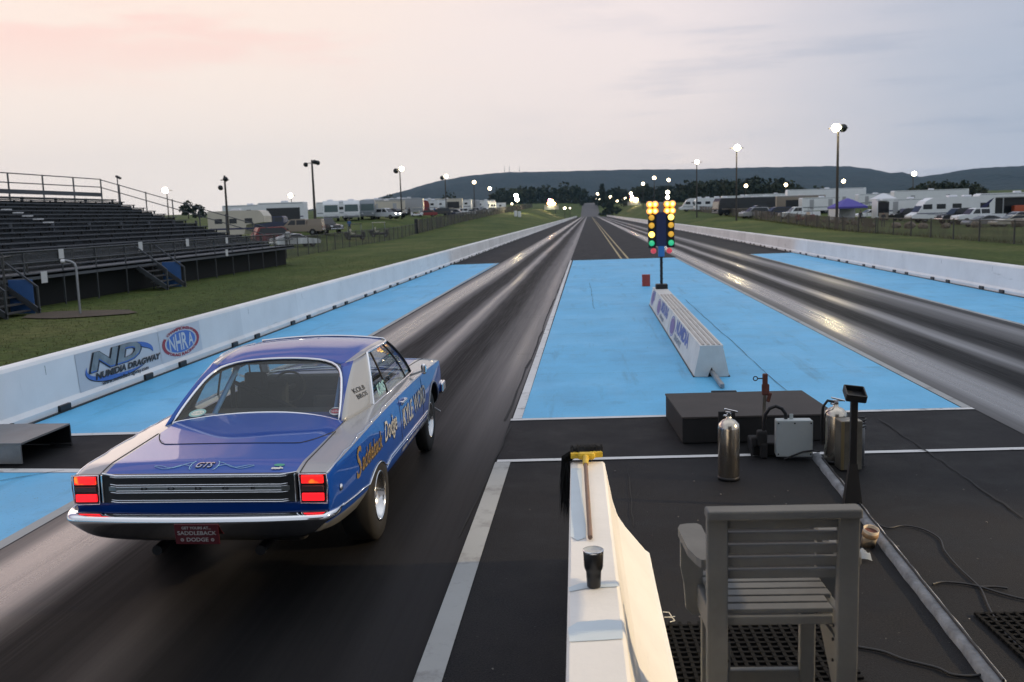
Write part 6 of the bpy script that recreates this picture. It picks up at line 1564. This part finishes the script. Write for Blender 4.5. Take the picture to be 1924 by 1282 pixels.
q.build('side_lettering',LM,CAR); q=MB(); side_text(q,'WORD',1.62,.715,.235,.86,1,.12,.006,.0,.003); side_text(q,'WORD',1.615,.722,.235,.86,2,.12,.003,.0,.005)
q.build('side_lettering',LM,CAR); q=MB()
for k in range(46):
    if k in (9,10,22,34,35): continue
    y=1.02+.025*k; hgt=.030+.012*rnd.random(); q.add([on_side(y,.435,.004),on_side(y+.014,.435,.004),on_side(y+.018,.435+hgt,.004),on_side(y+.004,.435+hgt,.004)],[(0,1,2,3)],2)
q.build('sill_lettering',LM,CAR)
# badge and pinstripes on the trunk lid
q=MB(); 
bz=lambda x,z:(x,yt-.006+ .0,z)
def deckmap(x,v): return on_top(x,-1.185+v,.004)
for off,mi in ((.004,1),(.0006,0)):
    vs,fs=text_tris('GTS',size=.080,sx=.80,shear=.25,off=off); q.add([(x-.005,)+tuple(deckmap(x-.005,.075+z*1.25)[1:]) for x,z in vs],fs,mi)
    q.v=[(a,b,c+(.003 if mi==0 and i>=len(q.v)-len(vs) else 0)) for i,(a,b,c) in enumerate(q.v)]
for s in (-1,1):
    pts=[]
    for k in range(2):
        line=[(s*(.085+.25*t),.055+.030*math.sin(t*7+k*1.2)*(1-t*.4)+.03*k*(1-t)) for t in [i/24 for i in range(25)]]
        q.tube([deckmap(x,v) for x,v in line],.0022,4,mi=2)
    q.tube([deckmap(s*(.075+.018*math.sin(a)),.075+.055*math.cos(a)) for a in [PI*i/10 for i in range(11)]],.0028,4,mi=2)
q.build('trunk_badge',[M['chrome'],M['let_dark'],M['pin']],CAR)
M['let_green']=mat('decal_green',(.05,.30,.22),.5); M['let_red']=mat('decal_red',(.42,.05,.07),.5); M['decal_white']=mat('decal_white',(.60,.62,.62),.5); M['decal_teal']=mat('decal_teal',(.22,.42,.46),.5)
q=MB(); flat(q,lambda x,v:deckmap(.50+x,.06+v),ellipse(0,.02,.036,.018,20),1); vs,fs=text_tris('cuda',size=.036,sx=1.1,off=.003); q.add([deckmap(.50+x,.035+z*1.2)[:2]+(deckmap(.50+x,.035+z)[2]+.002,) for x,z in vs],fs,0); q.build('trunk_decal',[M['decal_white'],M['let_green']],CAR)
# window decals on the glass
GB=BVHTree.FromPolygons([v.co for v in rw.data.vertices],[list(p.vertices) for p in rw.data.polygons])
def on_glass(x,z,off=.004):
    h=GB.ray_cast(Vector((x,-2,z)),Vector((0,1,0))); return Vector((x,(h[0].y if h[0] else .2)-off,z))
for cx,cz,mo,mi_,tl in ((.560,1.005,M['decal_white'],M['let_red'],.5),(-.555,.998,M['decal_teal'],M['decal_white'],.12)):
    q=MB(); rot=lambda x,z,tl=tl,cx=cx,cz=cz:(cx+x*math.cos(tl*.5)-z*math.sin(tl*.5),cz+z*math.cos(tl*.5)+x*math.sin(tl*.5)*.55)
    flat(q,lambda x,z:on_glass(*rot(x,z),.005),ellipse(0,0,.056,.024,24),0); flat(q,lambda x,z:on_glass(*rot(x,z),.007),ellipse(0,0,.042,.014,20),1)
    vs,fs=text_tris('NHRA',size=.022,sx=1.2); q.add([on_glass(*rot(x,z),.009) for x,z in vs],fs,0); q.build('window_decal',[mo,mi_],CAR)
# C-pillar writing and quarter-window class number
def on_pillar(y,z,off=.004):
    best=None
    for o in CAR.children:
        if o.name.startswith('rear_pillar'):
            T=BVHTree.FromPolygons([v.co for v in o.data.vertices],[list(p.vertices) for p in o.data.polygons]); h=T.ray_cast(Vector((1.6,y,z)),Vector((-1,0,0)))
            if h[0] and h[0].x>0: return Vector((h[0].x+off,y,z))
    return Vector((.7,y,z))
q=MB()
for txt,dz in (('KOLB',.0),('BROS',-.048)):
    vs,fs=text_tris(txt,size=.050,sx=1.7,off=.0005); 
    for f_ in [0]: q.add([on_pillar(.40+x,1.115+dz+z) for x,z in vs],fs)
q.build('pillar_lettering',M['let_dark'],CAR)
q=MB()
def on_q(y,z): 
    t=(z-.948)/(1.333-.948); a=q3(*P3,t); b=q3(*D,t); f=(y-a.y)/(b.y-a.y); return lerp(a,b,f)+Vector((.005,0,0))
vs,fs=text_tris('K/MS',size=.115,sx=1.15,off=.004,shear=.1); q.add([on_q(.86+x,1.03+z) for x,z in vs],fs); q.build('window_number',M['decal_teal'],CAR)
# ================================================================== SPONSOR BANNERS ON THE LEFT WALL
def wall_pt(u_y,z,off): # point on the inner wall face
    return (-7.17-.05-.04*(z-.16)/(.71-.16)+off,u_y,z)
M['vinyl']=mat('banner_vinyl',(.62,.63,.66),.45,noise=(.8,.05)); M['b_blue']=mat('banner_blue',(.06,.17,.52),.5); M['b_black']=mat('banner_black',(.015,.016,.02),.5); M['b_steel']=mat('banner_steel',(.22,.26,.28),.45,noise=(6,.35)); M['b_red']=mat('banner_red',(.35,.03,.05),.5); M['b_light']=mat('banner_pale_blue',(.28,.40,.62),.5)
def yw(u,v,z=.4): d=ray(u,v); k=(-7.215-EYE.x)/d.x; return (EYE+d*k).y
yA,yB,yC=yw(148,702),yw(302,655),yw(379,632)
def banner(label,name,y0,y1):
    t=thing(name,label,'banner',(-7.2,y0,0)); 
    f=lambda x,z,o=.006:(wall_pt(y0+x,z,o)[0]+7.2,x,z)
    q=MB(); q.add([f(0,.155,.006),f(y1-y0,.155,.006),f(y1-y0,.70,.006),f(0,.70,.006)],[(0,1,2,3)]); q.add([f(0,.155,.0),f(y1-y0,.155,.0),f(y1-y0,.70,.0),f(0,.70,.0)],[(3,2,1,0)]); q.build('vinyl_sheet',M['vinyl'],t)
    return t,f,(y1-y0)
t,f,Wd=banner('white banner on the left wall with a blue swoosh and steel letters','wall_banner',yA,yB-.01)
q=MB(); k=Wd/2.4
F1=lambda x,z:f(x*k,z,.010); F2=lambda x,z:f(x*k,z,.013); F3=lambda x,z:f(x*k,z,.016); F4=lambda x,z:f(x*k,z,.019)
def sw(t0,t1,w0,w1,dz,mi,Fm,n=40):
    o=[];i_=[]
    for j in range(n+1):
        a=t0+(t1-t0)*j/n; w=w0+(w1-w0)*math.sin(PI*j/n); ca,sa=math.cos(a),math.sin(a); tilt=.05
        o.append((1.18+1.0*ca,.425+.235*sa+tilt*ca*.6+dz)); i_.append((1.18+(1.0-w*1.9)*ca,.425+(.235-w)*sa+tilt*ca*.6+dz))
    ring(q,Fm,o,i_,mi,False)
sw(math.radians(165),math.radians(312),.002,.075,-.014,1,F1); sw(math.radians(160),math.radians(310),.002,.075,0,0,F2)
sw(math.radians(-8),math.radians(72),.002,.085,-.012,1,F1); sw(math.radians(-10),math.radians(70),.002,.085,0,0,F2)
for off,mi,Fm,dz_ in ((.030,1,F2,-.012),(.012,0,F3,-.020),(.014,2,F4,.002)):
    vs,fs=text_tris('ND',size=.34,sx=2.75,shear=.22,off=off); q.add([Fm(1.0+x,.515+z+dz_) for x,z in vs],fs,mi)
vs,fs=text_tris('NUMIDIA DRAGWAY',size=.125,sx=1.62,shear=.25,off=.006); q.add([F4(1.37+x,.305+z) for x,z in vs],fs,1)
vs,fs=text_tris('www.numidiadragway.com',size=.085,sx=1.5,off=.002); q.add([F4(1.25+x,.185+z) for x,z in vs],fs,1)
q.build('lettering',[M['b_blue'],M['b_black'],M['b_steel']],t)
t,f,Wd=banner('white banner on the left wall with a red-ringed blue oval emblem','wall_banner',yB+.01,yC)
q=MB(); k=Wd/2; F1=lambda x,z:f(k+x*k,.43+z,.010); F2=lambda x,z:f(k+x*k,.43+z,.013); F3=lambda x,z:f(k+x*k,.43+z,.016)
for t0,t1 in ((150,222),(-42,40)):
    a0,a1=math.radians(t0),math.radians(t1); ring(q,F1,ellipse(0,0,.90,.245,20,a0,a1),ellipse(0,0,.77,.205,20,a0,a1),0,False)
flat(q,F1,ellipse(0,0,.70,.185,40),1)
for n_,ch in enumerate('NHRA'):
    hh=(.235,.30,.30,.235)[n_]; vs,fs=text_tris(ch,size=1.0,off=.02); xs2=[v[0] for v in vs]; zs2=[v[1] for v in vs]; zc=(max(zs2)+min(zs2))/2; wd=max(xs2)-min(xs2); xc=(max(xs2)+min(xs2))/2
    q.add([F2(-.455+.303*n_+(x-xc)/wd*.26,(z-zc)/(max(zs2)-min(zs2))*hh) for x,z in vs],fs,2)
def arc(txt,rad,sz,top):
    vs,fs=text_tris(txt,size=sz,sx=1.0,off=.0035); out=[]
    L=max(v[0] for v in vs)-min(v[0] for v in vs); span=math.radians(100 if top else 92)
    for x,z in vs:
        a=(PI/2-x/L*span) if top else (-PI/2+x/L*span); r=1+ (z if top else -z)*1.0
        out.append(F2(.84*math.cos(a)*(1+ (z if top else -z)/.9),.225*math.sin(a)*(1+(z if top else -z)/.245)))
    q.add(out,fs,0)
arc('CHAMPIONSHIP',.8,.078,True); arc('DRAG RACING',.8,.078,False)
q.build('emblem',[M['b_red'],M['b_blue'],M['vinyl']],t)
# ================================================================== HAZE between here and the hills
hz=MB(); hz.box((0,2050,164),(8300,4300,334)); ho=hz.build('haze',None) if False else None
hm=bpy.data.materials.new('haze'); hm.use_nodes=True; N,L=nodes(hm); N.remove(N['Principled BSDF'])
pv=N.new('ShaderNodeVolumePrincipled'); pv.inputs['Color'].default_value=(.40,.72,1,1); pv.inputs['Density'].default_value=.000065; pv.inputs['Anisotropy'].default_value=0
L.new(pv.outputs[0],N['Material Output'].inputs['Volume'])
tag(hz.build('haze',hm),kind='stuff')
